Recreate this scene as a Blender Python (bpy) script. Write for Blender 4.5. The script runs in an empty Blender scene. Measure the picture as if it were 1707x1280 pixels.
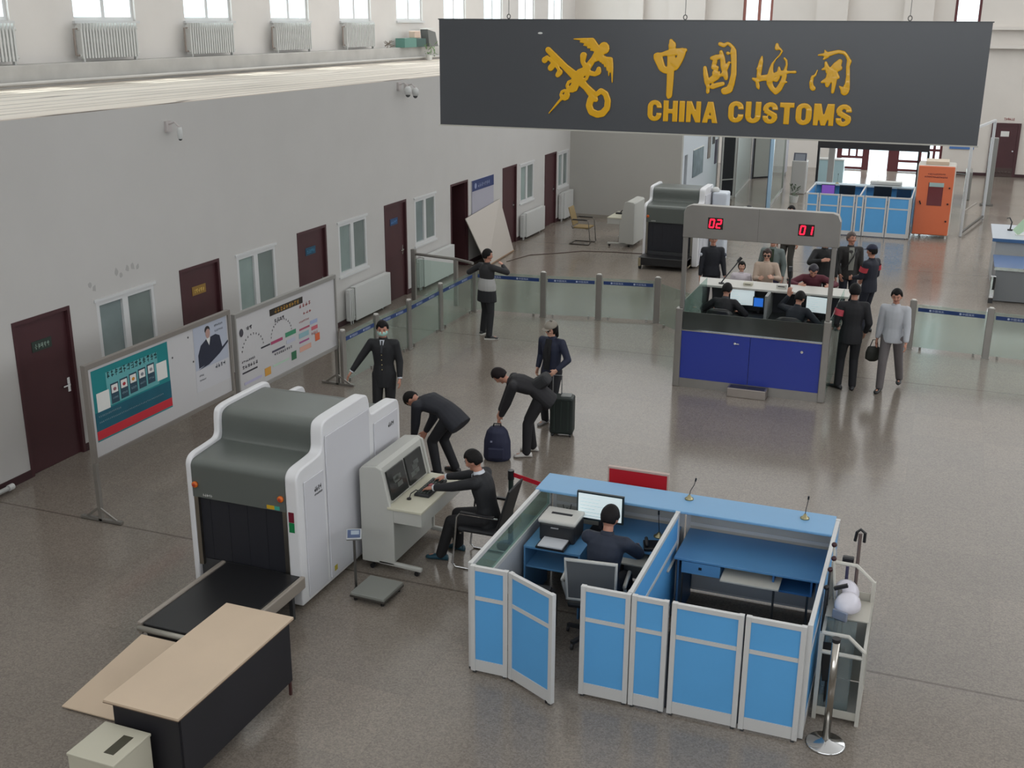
import bpy, bmesh, math, random
from mathutils import Vector, Matrix
random.seed(7)
PI = math.pi
SC = bpy.context.scene
COL = SC.collection

# ------------------------------------------------------------------ camera
def setup_camera():
    f_px, yaw, pitch, roll = 1875.30, 0.366297, 0.313737, 0.005452
    cd = bpy.data.cameras.new('camera'); cam = bpy.data.objects.new('camera', cd); COL.objects.link(cam)
    cd.sensor_fit = 'HORIZONTAL'; cd.sensor_width = 36.0; cd.lens = 36.0*f_px/1707.0
    cd.clip_start = 0.1; cd.clip_end = 300
    cy, sy, cp, sp = math.cos(yaw), math.sin(yaw), math.cos(pitch), math.sin(pitch)
    f = Vector((-sy*cp, cy*cp, -sp)); r = Vector((cy, sy, 0)); u = r.cross(f)
    r2 = math.cos(roll)*r + math.sin(roll)*u; u2 = -math.sin(roll)*r + math.cos(roll)*u
    m = Matrix((r2, u2, -f)).transposed().to_4x4(); m.translation = Vector((10.846, 0.0, 5.797))
    cam.matrix_world = m
    SC.camera = cam
setup_camera()
SC.view_settings.view_transform = 'Standard'; SC.view_settings.look = 'None'
SC.view_settings.gamma = 1.0; SC.view_settings.use_curve_mapping = False
SC.view_settings.exposure = 0.10
SC.cycles.max_bounces = 8; SC.cycles.diffuse_bounces = 4; SC.cycles.glossy_bounces = 4
SC.cycles.transmission_bounces = 8; SC.cycles.transparent_max_bounces = 12
SC.cycles.caustics_reflective = False; SC.cycles.caustics_refractive = False
SC.cycles.sample_clamp_indirect = 4.0

# ------------------------------------------------------------------ daylight
W = bpy.data.worlds.new('sky'); SC.world = W; W.use_nodes = True
W.node_tree.nodes['Background'].inputs[0].default_value = (0.86, 0.93, 1.0, 1)
W.node_tree.nodes['Background'].inputs[1].default_value = 2.6
def area(name, loc, direction, sx, sy, watts, col=(1, 1, 1)):
    l = bpy.data.lights.new(name, 'AREA'); l.shape = 'RECTANGLE'; l.size = sx; l.size_y = sy
    l.energy = watts; l.color = col
    o = bpy.data.objects.new(name, l); COL.objects.link(o); o.location = loc
    d = Vector(direction)
    z = -d.normalized(); y = Vector((0, 0, 1)) if abs(z.z) < .9 else Vector((1, 0, 0))
    x = y.cross(z).normalized(); y = z.cross(x)
    o.rotation_euler = Matrix((x, y, z)).transposed().to_euler()
    return o
# daylight through the high windows of both long walls and the glazed entrance, plus added overhead fill
area('daylight_windows_left', (-5.5, 23.5, 7.1), (1, 0, 0), 50, 2.9, 1900, (.95, .98, 1))
area('daylight_windows_right', (22.2, 22, 6.6), (-1, 0, -.1), 50, 4.0, 900, (1, .97, .94))
area('daylight_entrance', (8.4, 49.2, 1.4), (0, -1, 0), 4.4, 2.6, 260, (.95, .98, 1))
area('daylight_back', (10.8, -4.4, 7.0), (0, 1, -.1), 20, 3.5, 420, (1, 1, 1))
area('overhead_fill', (8.4, 22.2, 9.45), (0, 0, -1), 52, 26, 1650, (.98, .99, 1))  # added fill lamp below the solid ceiling; the roof has no glazing
area('overhead_fill_far', (8.4, 37, 9.44), (0, 0, -1), 24, 26, 900, (.98, .99, 1))  # extra fill lamp, added to brighten the far end of the hall
sl = bpy.data.lights.new('sun', 'SUN'); sl.energy = 4.0; sl.angle = .012; sl.color = (1, .96, .9)
so = bpy.data.objects.new('sun', sl); COL.objects.link(so)
so.rotation_euler = Vector((.43, .10, -.90)).to_track_quat('-Z', 'Y').to_euler()

# ------------------------------------------------------------------ materials
def lin(c):
    return c/12.92 if c <= .04045 else ((c+.055)/1.055)**2.4
def rgb(h):
    if isinstance(h, str):
        h = h.lstrip('#'); h = tuple(int(h[i:i+2], 16)/255 for i in (0, 2, 4))
    return tuple(lin(c) for c in h) + (1,)
MATS = {}
def mat(name, h, rough=.5, metal=0.0, var=0.0, vscale=6.0, bump=0.0, bscale=60.0, alpha=None, trans=0.0, emit=0.0, coat=0.0, spec=.5):
    if name in MATS: return MATS[name]
    m = bpy.data.materials.new(name); m.use_nodes = True; MATS[name] = m
    nt = m.node_tree; b = nt.nodes['Principled BSDF']; c = rgb(h)
    b.inputs['Base Color'].default_value = c; b.inputs['Roughness'].default_value = rough
    b.inputs['Metallic'].default_value = metal; b.inputs['Specular IOR Level'].default_value = spec
    if coat: b.inputs['Coat Weight'].default_value = coat
    if trans: b.inputs['Transmission Weight'].default_value = trans
    if alpha is not None: b.inputs['Alpha'].default_value = alpha
    if emit:
        b.inputs['Emission Color'].default_value = c; b.inputs['Emission Strength'].default_value = emit
    if var or bump:
        tc = nt.nodes.new('ShaderNodeTexCoord')
    if var:
        n = nt.nodes.new('ShaderNodeTexNoise'); n.inputs['Scale'].default_value = vscale; n.inputs['Detail'].default_value = 5
        nt.links.new(tc.outputs['Object'], n.inputs['Vector'])
        r = nt.nodes.new('ShaderNodeValToRGB'); r.color_ramp.elements[0].position = .3; r.color_ramp.elements[1].position = .7
        r.color_ramp.elements[0].color = tuple(max(0, x*(1-var)) for x in c[:3]) + (1,)
        r.color_ramp.elements[1].color = tuple(min(1, x*(1+var)) for x in c[:3]) + (1,)
        nt.links.new(n.outputs['Fac'], r.inputs['Fac']); nt.links.new(r.outputs['Color'], b.inputs['Base Color'])
    if bump:
        n = nt.nodes.new('ShaderNodeTexNoise'); n.inputs['Scale'].default_value = bscale; n.inputs['Detail'].default_value = 3
        nt.links.new(tc.outputs['Object'], n.inputs['Vector'])
        bp = nt.nodes.new('ShaderNodeBump'); bp.inputs['Strength'].default_value = bump; bp.inputs['Distance'].default_value = .01
        nt.links.new(n.outputs['Fac'], bp.inputs['Height']); nt.links.new(bp.outputs['Normal'], b.inputs['Normal'])
    return m
def glass(name, tint, refl=.12, rough=.02, opac=.25):
    """thin pane: mostly see-through, some tint, some mirror"""
    if name in MATS: return MATS[name]
    m = bpy.data.materials.new(name); m.use_nodes = True; MATS[name] = m
    nt = m.node_tree; nt.nodes.remove(nt.nodes['Principled BSDF']); out = nt.nodes['Material Output']
    t = nt.nodes.new('ShaderNodeBsdfTransparent'); t.inputs[0].default_value = rgb(tint)
    g = nt.nodes.new('ShaderNodeBsdfGlossy'); g.inputs['Roughness'].default_value = rough; g.inputs[0].default_value = (.9, .95, .95, 1)
    d = nt.nodes.new('ShaderNodeBsdfDiffuse'); d.inputs[0].default_value = rgb(tint)
    fr = nt.nodes.new('ShaderNodeFresnel'); fr.inputs[0].default_value = 1.5
    ad = nt.nodes.new('ShaderNodeMath'); ad.operation = 'MULTIPLY_ADD'; ad.inputs[1].default_value = .8; ad.inputs[2].default_value = refl*.3
    nt.links.new(fr.outputs[0], ad.inputs[0])
    m1 = nt.nodes.new('ShaderNodeMixShader'); m1.inputs[0].default_value = opac
    nt.links.new(t.outputs[0], m1.inputs[1]); nt.links.new(d.outputs[0], m1.inputs[2])
    ge = nt.nodes.new('ShaderNodeNewGeometry'); iv = nt.nodes.new('ShaderNodeMath'); iv.operation = 'SUBTRACT'; iv.inputs[0].default_value = 1; nt.links.new(ge.outputs['Backfacing'], iv.inputs[1])
    mu = nt.nodes.new('ShaderNodeMath'); mu.operation = 'MULTIPLY'; nt.links.new(ad.outputs[0], mu.inputs[0]); nt.links.new(iv.outputs[0], mu.inputs[1])
    m2 = nt.nodes.new('ShaderNodeMixShader'); nt.links.new(mu.outputs[0], m2.inputs[0])
    nt.links.new(m1.outputs[0], m2.inputs[1]); nt.links.new(g.outputs[0], m2.inputs[2])
    nt.links.new(m2.outputs[0], out.inputs[0])
    return m
def floor_material():
    m = bpy.data.materials.new('polished_granite_floor'); m.use_nodes = True
    nt = m.node_tree; N = nt.nodes.new; L = nt.links.new; b = nt.nodes['Principled BSDF']
    tc = N('ShaderNodeTexCoord')
    n1 = N('ShaderNodeTexVoronoi'); n1.inputs['Scale'].default_value = 70; L(tc.outputs['Object'], n1.inputs['Vector'])
    n2 = N('ShaderNodeTexNoise'); n2.inputs['Scale'].default_value = 95; n2.inputs['Detail'].default_value = 4; L(tc.outputs['Object'], n2.inputs['Vector'])
    n3 = N('ShaderNodeTexNoise'); n3.inputs['Scale'].default_value = .55; n3.inputs['Detail'].default_value = 3; L(tc.outputs['Object'], n3.inputs['Vector'])
    sp = N('ShaderNodeSeparateColor'); L(n1.outputs['Color'], sp.inputs[0])
    mx = N('ShaderNodeMath'); mx.operation = 'ADD'; L(sp.outputs[0], mx.inputs[0]); L(n2.outputs['Fac'], mx.inputs[1])
    r = N('ShaderNodeValToRGB'); r.color_ramp.elements[0].position = .25; r.color_ramp.elements[1].position = 1.0
    r.color_ramp.elements[0].color = rgb('#736b63'); r.color_ramp.elements[1].color = rgb('#8f867c')
    dv = N('ShaderNodeMath'); dv.operation = 'MULTIPLY'; dv.inputs[1].default_value = .62; L(mx.outputs[0], dv.inputs[0]); L(dv.outputs[0], r.inputs['Fac'])
    # slab to slab tone and thin joints between 0.98 m slabs, stronger every tenth row
    br = N('ShaderNodeTexBrick'); br.offset = 0.0; br.inputs['Scale'].default_value = 1.0; br.inputs['Brick Width'].default_value = .98; br.inputs['Row Height'].default_value = .98
    br.inputs['Mortar Size'].default_value = .004; br.inputs['Color1'].default_value = (.94, .94, .94, 1); br.inputs['Color2'].default_value = (1.05, 1.04, 1.03, 1)
    br.inputs['Mortar'].default_value = (.9, .89, .88, 1); L(tc.outputs['Object'], br.inputs['Vector'])
    br2 = N('ShaderNodeTexBrick'); br2.offset = 0.0; br2.inputs['Scale'].default_value = 1.0; br2.inputs['Brick Width'].default_value = 900; br2.inputs['Row Height'].default_value = 9.45
    br2.inputs['Mortar Size'].default_value = .018; br2.inputs['Color1'].default_value = (1, 1, 1, 1); br2.inputs['Color2'].default_value = (1, 1, 1, 1)
    br2.inputs['Mortar'].default_value = (.62, .61, .6, 1)
    mp = N('ShaderNodeMapping'); mp.inputs['Location'].default_value = (3.2, -.35, 0); L(tc.outputs['Object'], mp.inputs['Vector']); L(mp.outputs[0], br2.inputs['Vector'])
    m1 = N('ShaderNodeMix'); m1.data_type = 'RGBA'; m1.blend_type = 'MULTIPLY'; m1.inputs[0].default_value = 1
    L(r.outputs['Color'], m1.inputs[6]); L(br.outputs['Color'], m1.inputs[7])
    m2 = N('ShaderNodeMix'); m2.data_type = 'RGBA'; m2.blend_type = 'MULTIPLY'; m2.inputs[0].default_value = 1
    L(m1.outputs[2], m2.inputs[6]); L(br2.outputs['Color'], m2.inputs[7])
    r3 = N('ShaderNodeMapRange'); r3.inputs[1].default_value = .3; r3.inputs[2].default_value = .7; r3.inputs[3].default_value = .92; r3.inputs[4].default_value = 1.08
    L(n3.outputs['Fac'], r3.inputs[0])
    m3 = N('ShaderNodeMix'); m3.data_type = 'RGBA'; m3.blend_type = 'MULTIPLY'; m3.inputs[0].default_value = 1
    L(m2.outputs[2], m3.inputs[6]); L(r3.outputs[0], m3.inputs[7]); L(m3.outputs[2], b.inputs['Base Color'])
    r4 = N('ShaderNodeMapRange'); r4.inputs[1].default_value = .3; r4.inputs[2].default_value = .7; r4.inputs[3].default_value = .13; r4.inputs[4].default_value = .2
    L(n3.outputs['Fac'], r4.inputs[0]); L(r4.outputs[0], b.inputs['Roughness'])
    return m
FLOOR = floor_material()
WALLM = mat('white_wall_paint', '#bfbdba', .75, var=.02, vscale=1.2)
WALLF = mat('far_wall_paint', '#d3cdc6', .75, var=.02, vscale=1.2)
ROOFM = None
WHITE = mat('white_enamel', '#c9cac8', .35)
UPVC = mat('white_window_frame', '#cfd0d0', .4)
MAROON = mat('maroon_door_paint', '#47282c', .45, var=.06, vscale=3)
STEEL = mat('brushed_steel', '#9a958c', .32, 1.0)
STEELD = mat('dark_brushed_steel', '#6e6c69', .38, .9)
CHROME = mat('chrome', '#c9c9c9', .12, 1.0)
BLACK = mat('black_plastic', '#17171a', .4)
BLACKR = mat('black_rubber', '#202124', .6)
DGREY = mat('dark_grey_plastic', '#3a3b3d', .45)
def roof_material():
    m = bpy.data.materials.new('dusty_roof_membrane'); m.use_nodes = True; nt = m.node_tree; N = nt.nodes.new; L = nt.links.new
    b = nt.nodes['Principled BSDF']; b.inputs['Roughness'].default_value = .8
    tc = N('ShaderNodeTexCoord'); mp = N('ShaderNodeMapping'); mp.inputs['Scale'].default_value = (1.1, .16, 1); L(tc.outputs['Object'], mp.inputs['Vector'])
    n = N('ShaderNodeTexNoise'); n.inputs['Scale'].default_value = 1.3; n.inputs['Detail'].default_value = 4; L(mp.outputs[0], n.inputs['Vector'])
    w = N('ShaderNodeTexWave'); w.inputs['Scale'].default_value = .62; w.inputs['Distortion'].default_value = 11; w.inputs['Detail'].default_value = 3; w.bands_direction = 'X'
    L(mp.outputs[0], w.inputs['Vector'])
    r = N('ShaderNodeValToRGB'); r.color_ramp.elements[0].position = 0.0; r.color_ramp.elements[0].color = rgb('#857b71')
    r.color_ramp.elements[1].position = .045; r.color_ramp.elements[1].color = rgb('#d9cec2')
    L(w.outputs['Fac'], r.inputs['Fac'])
    r2 = N('ShaderNodeMapRange'); r2.inputs[1].default_value = .3; r2.inputs[2].default_value = .7; r2.inputs[3].default_value = .85; r2.inputs[4].default_value = 1.1; L(n.outputs['Fac'], r2.inputs[0])
    mx = N('ShaderNodeMix'); mx.data_type = 'RGBA'; mx.blend_type = 'MULTIPLY'; mx.inputs[0].default_value = 1
    L(r.outputs['Color'], mx.inputs[6]); L(r2.outputs[0], mx.inputs[7]); L(mx.outputs[2], b.inputs['Base Color'])
    bp = N('ShaderNodeBump'); bp.inputs['Strength'].default_value = .5; bp.inputs['Distance'].default_value = .04; L(w.outputs['Fac'], bp.inputs['Height']); L(bp.outputs[0], b.inputs['Normal'])
    return m
ROOFM = roof_material()

# ------------------------------------------------------------------ mesh helpers
def frame_of(d):
    d = Vector(d).normalized(); a = Vector((0, 0, 1)) if abs(d.z) < .95 else Vector((1, 0, 0))
    u = a.cross(d).normalized(); v = d.cross(u)
    return d, u, v
class G:
    def __init__(self, jit=True): self.bm = bmesh.new(); self.k = 0; self.jit = jit
    def faces(self, vs, fs):
        bv = [self.bm.verts.new(v) for v in vs]
        for f in fs:
            try: self.bm.faces.new([bv[i] for i in f])
            except ValueError: pass
        return bv
    def box(self, x0, x1, y0, y1, z0, z1, M=None):
        e = (self.k % 6)*.00025*self.jit; self.k += 1        # hair-thin insets keep touching boxes from sharing a plane
        vs = [Vector((x, y, z)) for z in (z0+e, z1-e) for y in (y0+e, y1-e) for x in (x0+e, x1-e)]
        if M is not None: vs = [M @ v for v in vs]
        self.faces(vs, [(0, 2, 3, 1), (4, 5, 7, 6), (0, 1, 5, 4), (2, 6, 7, 3), (0, 4, 6, 2), (1, 3, 7, 5)]); return self
    def bar(self, p0, p1, w, h=None, up=(0, 0, 1)):
        p0, p1 = Vector(p0), Vector(p1); h = h or w; d = (p1-p0).normalized(); up = Vector(up)
        if abs(d.dot(up)) > .98: up = Vector((0, 1, 0))
        u = d.cross(up).normalized(); v = u.cross(d)
        e = (self.k % 6)*.0004; self.k += 1; w -= e; h -= e
        vs = [p+u*a*w/2+v*b*h/2 for p in (p0, p1) for (a, b) in ((-1, -1), (1, -1), (1, 1), (-1, 1))]
        self.faces(vs, [(3, 2, 1, 0), (4, 5, 6, 7), (0, 1, 5, 4), (1, 2, 6, 5), (2, 3, 7, 6), (3, 0, 4, 7)]); return self
    def rings(self, rs, cap=True, closed=False):
        n = len(rs[0]); B = [[self.bm.verts.new(p) for p in r] for r in rs]
        R = range(len(B)) if closed else range(len(B)-1)
        for i in R:
            a, b = B[i], B[(i+1) % len(B)]
            for k in range(n):
                self.bm.faces.new((a[k], a[(k+1) % n], b[(k+1) % n], b[k]))
        if cap and not closed:
            self.bm.faces.new(B[0][::-1]); self.bm.faces.new(B[-1])
        return self
    def tube(self, pts, r, n=8, closed=False):
        pts = [Vector(p) for p in pts]; rs = []; m = len(pts); pu = None
        for i, p in enumerate(pts):
            a = pts[(i-1) % m] if (i or closed) else p; b = pts[(i+1) % m] if (i < m-1 or closed) else p
            d = (b-a).normalized()
            if pu is None: _, u, v = frame_of(d)
            else:
                u = pu - d*pu.dot(d)
                u = u.normalized() if u.length > 1e-6 else frame_of(d)[1]
                v = d.cross(u)
            pu = u; rr = r[i] if isinstance(r, (list, tuple)) else r
            rs.append([p+(u*math.cos(2*PI*k/n)+v*math.sin(2*PI*k/n))*rr for k in range(n)])
        return self.rings(rs, not closed, closed)
    def cyl(self, p0, p1, r, r2=None, n=16): return self.tube([p0, p1], [r, r if r2 is None else r2], n)
    def lathe(self, c, prof, n=20, axis='z'):
        c = Vector(c); rs = []
        for r, z in prof:
            r = max(r, 1e-4)
            if axis == 'z': rs.append([c+Vector((r*math.cos(2*PI*k/n), r*math.sin(2*PI*k/n), z)) for k in range(n)])
            elif axis == 'y': rs.append([c+Vector((r*math.cos(2*PI*k/n), z, r*math.sin(2*PI*k/n))) for k in range(n)])
            else: rs.append([c+Vector((z, r*math.cos(2*PI*k/n), r*math.sin(2*PI*k/n))) for k in range(n)])
        return self.rings(rs)
    def ell(self, c, r, M=None, n=14, m=9, fn=None):
        c = Vector(c); r = (r, r, r) if isinstance(r, (int, float)) else r
        vs = []; fs = []
        for j in range(m+1):
            t = PI*j/m
            for k in range(n):
                a = 2*PI*k/n; d = Vector((math.sin(t)*math.cos(a), math.sin(t)*math.sin(a), math.cos(t)))
                s = fn(d) if fn else 1.0
                q = Vector((d.x*r[0], d.y*r[1], d.z*r[2]))*s
                if M is not None: q = M @ q
                vs.append(c+q)
        top = Vector(); bot = Vector()
        for k in range(n): top += vs[k]/n; bot += vs[m*n+k]/n
        V = vs[n:m*n] + [top, bot]; q = len(V)
        for j in range(m-2):
            for k in range(n):
                fs.append((j*n+k, (j+1)*n+k, (j+1)*n+(k+1) % n, j*n+(k+1) % n))
        for k in range(n):
            fs.append((q-2, k, (k+1) % n)); fs.append((q-1, (m-2)*n+(k+1) % n, (m-2)*n+k))
        self.faces(V, fs); return self
    def prism(self, poly, off):
        """poly: list of 3D points (planar), extruded by vector off"""
        off = Vector(off); off = off*(1+(self.k % 9)*min(.05, .00018/max(1e-6, off.length))) if off.length > .004 else off; self.k += 1
        a = [self.bm.verts.new(p) for p in poly]; b = [self.bm.verts.new(Vector(p)+Vector(off)) for p in poly]; n = len(a)
        self.bm.faces.new(a[::-1]); self.bm.faces.new(b)
        for k in range(n): self.bm.faces.new((a[k], a[(k+1) % n], b[(k+1) % n], b[k]))
        return self
    def stroke(self, pts, toP, off):
        """variable-width brush stroke: pts (x, y, w) mapped to 3D by toP, extruded by off"""
        for i in range(len(pts)-1):
            x0, y0, w0 = pts[i]; x1, y1, w1 = pts[i+1]; d = math.hypot(x1-x0, y1-y0) or 1
            nx, ny = -(y1-y0)/d, (x1-x0)/d
            self.prism([toP(x0+nx*w0/2, y0+ny*w0/2), toP(x0-nx*w0/2, y0-ny*w0/2), toP(x1-nx*w1/2, y1-ny*w1/2), toP(x1+nx*w1/2, y1+ny*w1/2)], off)
        for x, y, w in pts:
            if w > 14: self.prism([toP(x+w/2*math.cos(2*PI*k/10), y+w/2*math.sin(2*PI*k/10)) for k in range(10)], off)
        return self
    def build(self, name, m, parent=None, smooth=False, bevel=0.0, seg=2):
        bm = self.bm; bmesh.ops.recalc_face_normals(bm, faces=bm.faces[:])
        me = bpy.data.meshes.new(name); bm.to_mesh(me); bm.free(); me.materials.append(m)
        if smooth:
            for p in me.polygons: p.use_smooth = True
        o = bpy.data.objects.new(name, me); COL.objects.link(o)
        if parent is not None: o.parent = parent
        if bevel:
            b = o.modifiers.new('bevel', 'BEVEL'); b.width = bevel; b.segments = seg; b.limit_method = 'ANGLE'; b.angle_limit = .6; b.harden_normals = False
        if smooth == 'auto' :
            try: me.set_sharp_from_angle(angle=.7)
            except Exception: pass
        return o
def smoothed(P, k=2):
    for _ in range(k):
        Q = [P[0]]
        for a, b in zip(P, P[1:]): Q += [(a[0]*.75+b[0]*.25, a[1]*.75+b[1]*.25), (a[0]*.25+b[0]*.75, a[1]*.25+b[1]*.75)]
        P = Q + [P[-1]]
    return P
def box(name, x0, x1, y0, y1, z0, z1, m, parent=None, bevel=0.0): return G().box(x0, x1, y0, y1, z0, z1).build(name, m, parent, bevel=bevel)
def thing(name, label, cat, loc=(0, 0, 0), rz=0.0, group=None):
    o = bpy.data.objects.new(name, None); COL.objects.link(o); o.location = loc; o.rotation_euler = (0, 0, rz)
    o.empty_display_size = .1
    return tag(o, label, cat, group)
def tag(o, label, cat, group=None):
    o['label'] = label; o['category'] = cat
    if group: o['group'] = group
    return o
def struct(o, label=None):
    o['kind'] = 'structure'
    if label: o['label'] = label
    return o
def dup(root, loc, rz=None, label=None, group=None):
    r = root.copy(); COL.objects.link(r); r.location = loc
    if rz is not None: r.rotation_euler = (0, 0, rz)
    if label: r['label'] = label
    if group: r['group'] = group
    for ch in list(root.children):
        c = ch.copy(); COL.objects.link(c); c.parent = r
        for g in list(ch.children):
            d = g.copy(); COL.objects.link(d); d.parent = c
    return r
def text(name, s, m, parent, loc, rot, w=None, h=None, ext=.002, offset=0.0, sx=1.0):
    """flat raised lettering as a mesh; w/h: wanted width and height"""
    cu = bpy.data.curves.new(name, 'FONT'); cu.body = s; cu.extrude = ext; cu.offset = offset; cu.size = 1.0
    cu.align_x = 'CENTER'; cu.align_y = 'CENTER'; cu.resolution_u = 3
    t = bpy.data.objects.new(name, cu); COL.objects.link(t)
    dg = bpy.context.evaluated_depsgraph_get(); me = bpy.data.meshes.new_from_object(t.evaluated_get(dg))
    bpy.data.objects.remove(t)
    xs = [v.co.x for v in me.vertices]; ys = [v.co.y for v in me.vertices]
    if not xs: return None
    W0, H0 = max(xs)-min(xs), max(ys)-min(ys); cx, cy = (max(xs)+min(xs))/2, (max(ys)+min(ys))/2
    fx = (w/W0) if w else None; fy = (h/H0) if h else None
    fx = fx or fy or 1; fy = fy or fx
    for v in me.vertices: v.co.x = (v.co.x-cx)*fx; v.co.y = (v.co.y-cy)*fy
    me.materials.clear(); me.materials.append(m)
    o = bpy.data.objects.new(name, me); COL.objects.link(o); o.parent = parent; o.location = loc; o.rotation_euler = rot
    return o
FRONT = (PI/2, 0, 0)            # lettering on a face that looks towards -Y
RIGHTF = (PI/2, 0, PI/2)        # lettering on a face that looks towards +X
LEFTF = (PI/2, 0, -PI/2)

# ------------------------------------------------------------------ the hall
XR, YN, YF, ZC, XL = 21.7, -4.0, 48.5, 9.5, -4.95
struct(box('floor', XL-.3, XR+.3, YN-.3, YF+.6, -.2, 0, FLOOR))
def wall_x(name, x0, x1, y0, y1, z0, z1, holes, m):
    """wall slab in the YZ plane with rectangular holes (y0, y1, z0, z1)"""
    g = G(False); ys = sorted({y0, y1} | {h[0] for h in holes} | {h[1] for h in holes})
    for a, b in zip(ys, ys[1:]):
        hs = sorted([(h[2], h[3]) for h in holes if h[0] < (a+b)/2 < h[1]]); z = z0
        for c, d in hs:
            if c > z: g.box(x0, x1, a, b, z, c)
            z = d
        if z < z1: g.box(x0, x1, a, b, z, z1)
    return struct(g.build(name, m))
def wall_y(name, y0, y1, x0, x1, z0, z1, holes, m):
    g = G(False); xs = sorted({x0, x1} | {h[0] for h in holes} | {h[1] for h in holes})
    for a, b in zip(xs, xs[1:]):
        hs = sorted([(h[2], h[3]) for h in holes if h[0] < (a+b)/2 < h[1]]); z = z0
        for c, d in hs:
            if c > z: g.box(a, b, y0, y1, z, c)
            z = d
        if z < z1: g.box(a, b, y0, y1, z, z1)
    return struct(g.build(name, m))
ZR = 4.58
# office block along the left side
DOORS = [10.57, 13.98, 17.39, 20.8, 24.17, 27.5, 30.8]           # y of the near jamb, 1.04 wide
WINS = [(12.12, 13.36), (15.5, 16.66), (18.88, 20.02), (22.25, 23.33), (28.8, 29.88), (31.98, 32.9)]
holes = [(d, d+1.03, 0, 2.1) for d in DOORS] + [(a, b, 1.0, 2.02) for a, b in WINS]
wall_x('wall_left', -.2, 0, YN, 33.1, 0, ZR, holes, WALLM)
wall_y('wall_block_end', 33.1, 33.3, -.2, 3.45, 0, ZR, [], mat('block_end_paint', '#a8a6a0', .75, var=.02, vscale=1))
wall_x('wall_corridor', 3.25, 3.45, 33.3, 38.6, 0, ZR, [(33.55, 33.95, .9, 1.95)], mat('corridor_paint', '#c4cad0', .7))
wall_y('wall_corridor_end', 38.6, 38.8, XL, 3.45, 0, ZR, [], WALLM)
struct(box('wall_block_back', XL, XL+.15, YN, 38.6, 0, ZR-.16, WALLM))
g = G(False).box(XL, .0, YN, 33.3, ZR, ZR+.012).box(XL, 3.45, 33.3, 38.6, ZR, ZR+.012)
struct(g.build('trim_1', ROOFM), 'dusty beige roof of the office block')
# curb below the high windows
struct(G().box(XL, -4.62, YN, YF, ZR, 4.98).box(-4.62, -4.54, YN, YF, ZR, 4.7).build('trim_2', mat('curb_concrete', '#b9b7b3', .8, var=.1, vscale=2), bevel=.02), 'grey curb under the high windows')
# outer wall with the high windows
struct(G().tube([(-4.5, YN, ZR+.09), (-4.5, YF, ZR+.09)], .035, 8).build('trim_5', mat('pale_pipe', '#c2c0bc', .5), smooth=True), 'pale pipe along the curb')
HW = [14.52-3.39*3 + 3.39*k for k in range(13)]
HW = [y for y in HW if y+1.8 < YF]
hh = [(y, y+1.78, 5.72, 8.2) for y in HW]
WALLU = mat('upper_wall_paint', '#d9d5d1', .75, var=.03, vscale=1)
wall_x('wall_outer_left', XL-.3, XL, YN, YF, ZR-.16, ZC, hh, WALLU)
wall_x('wall_right', XR, XR+.3, YN, YF, 0, ZC, [(y, y+2.2, 4.6, 8.6) for y in [-2+3.4*k for k in range(14)]], WALLM)
wall_y('wall_back', YN-.3, YN, XL-.3, XR+.3, 0, ZC, [(3, 18, 5.6, 8.4)], WALLM)
wall_y('wall_far', YF, YF+.3, XL-.3, XR+.3, 0, ZC, [(6.3, 10.5, 0, 2.6), (2.25, 3.45, 5.5, 8.6), (10.35, 11.3, 5.5, 8.6)], WALLF)
g = G()
g.box(XL-.3, XR+.3, YN-.3, YF+.3, ZC, ZC+.2)
struct(g.build('ceiling', mat('ceiling_white', '#d0d0cd', .8)))
# skirting
SK = mat('maroon_skirting', '#3a2024', .5)
g = G(); edges = [YN] + [v for d in DOORS for v in (d, d+1.03)] + [33.1]
for a, b in zip(edges[::2], edges[1::2]): g.box(0, .015, a, b, 0, .11)
struct(g.build('baseboard_left', SK))
struct(box('baseboard_block_end', 0.02, 3.45, 33.085, 33.1, 0, .1, mat('beige_skirting', '#8f8a80', .6)))
struct(box('baseboard_far', 10.5, XR, YF-.02, YF, 0, .12, SK))
# pilasters and ledge on the far wall
g = G()
for a, b in ((-2.5, -1.88), (-.8, .74), (5.2, 6.4), (8.5, 9.6)): g.box(a, b, YF-.25, YF, 4.2, ZC)
struct(g.build('trim_3', WALLF), 'pilasters on the far wall')
struct(G().box(11.5, XR, YF-.3, YF, 4.82, 4.95).box(11.5, XR, YF-.3, YF, 5.5, 5.62).build('trim_4', WALLF), 'ledges on the far wall')

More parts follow.
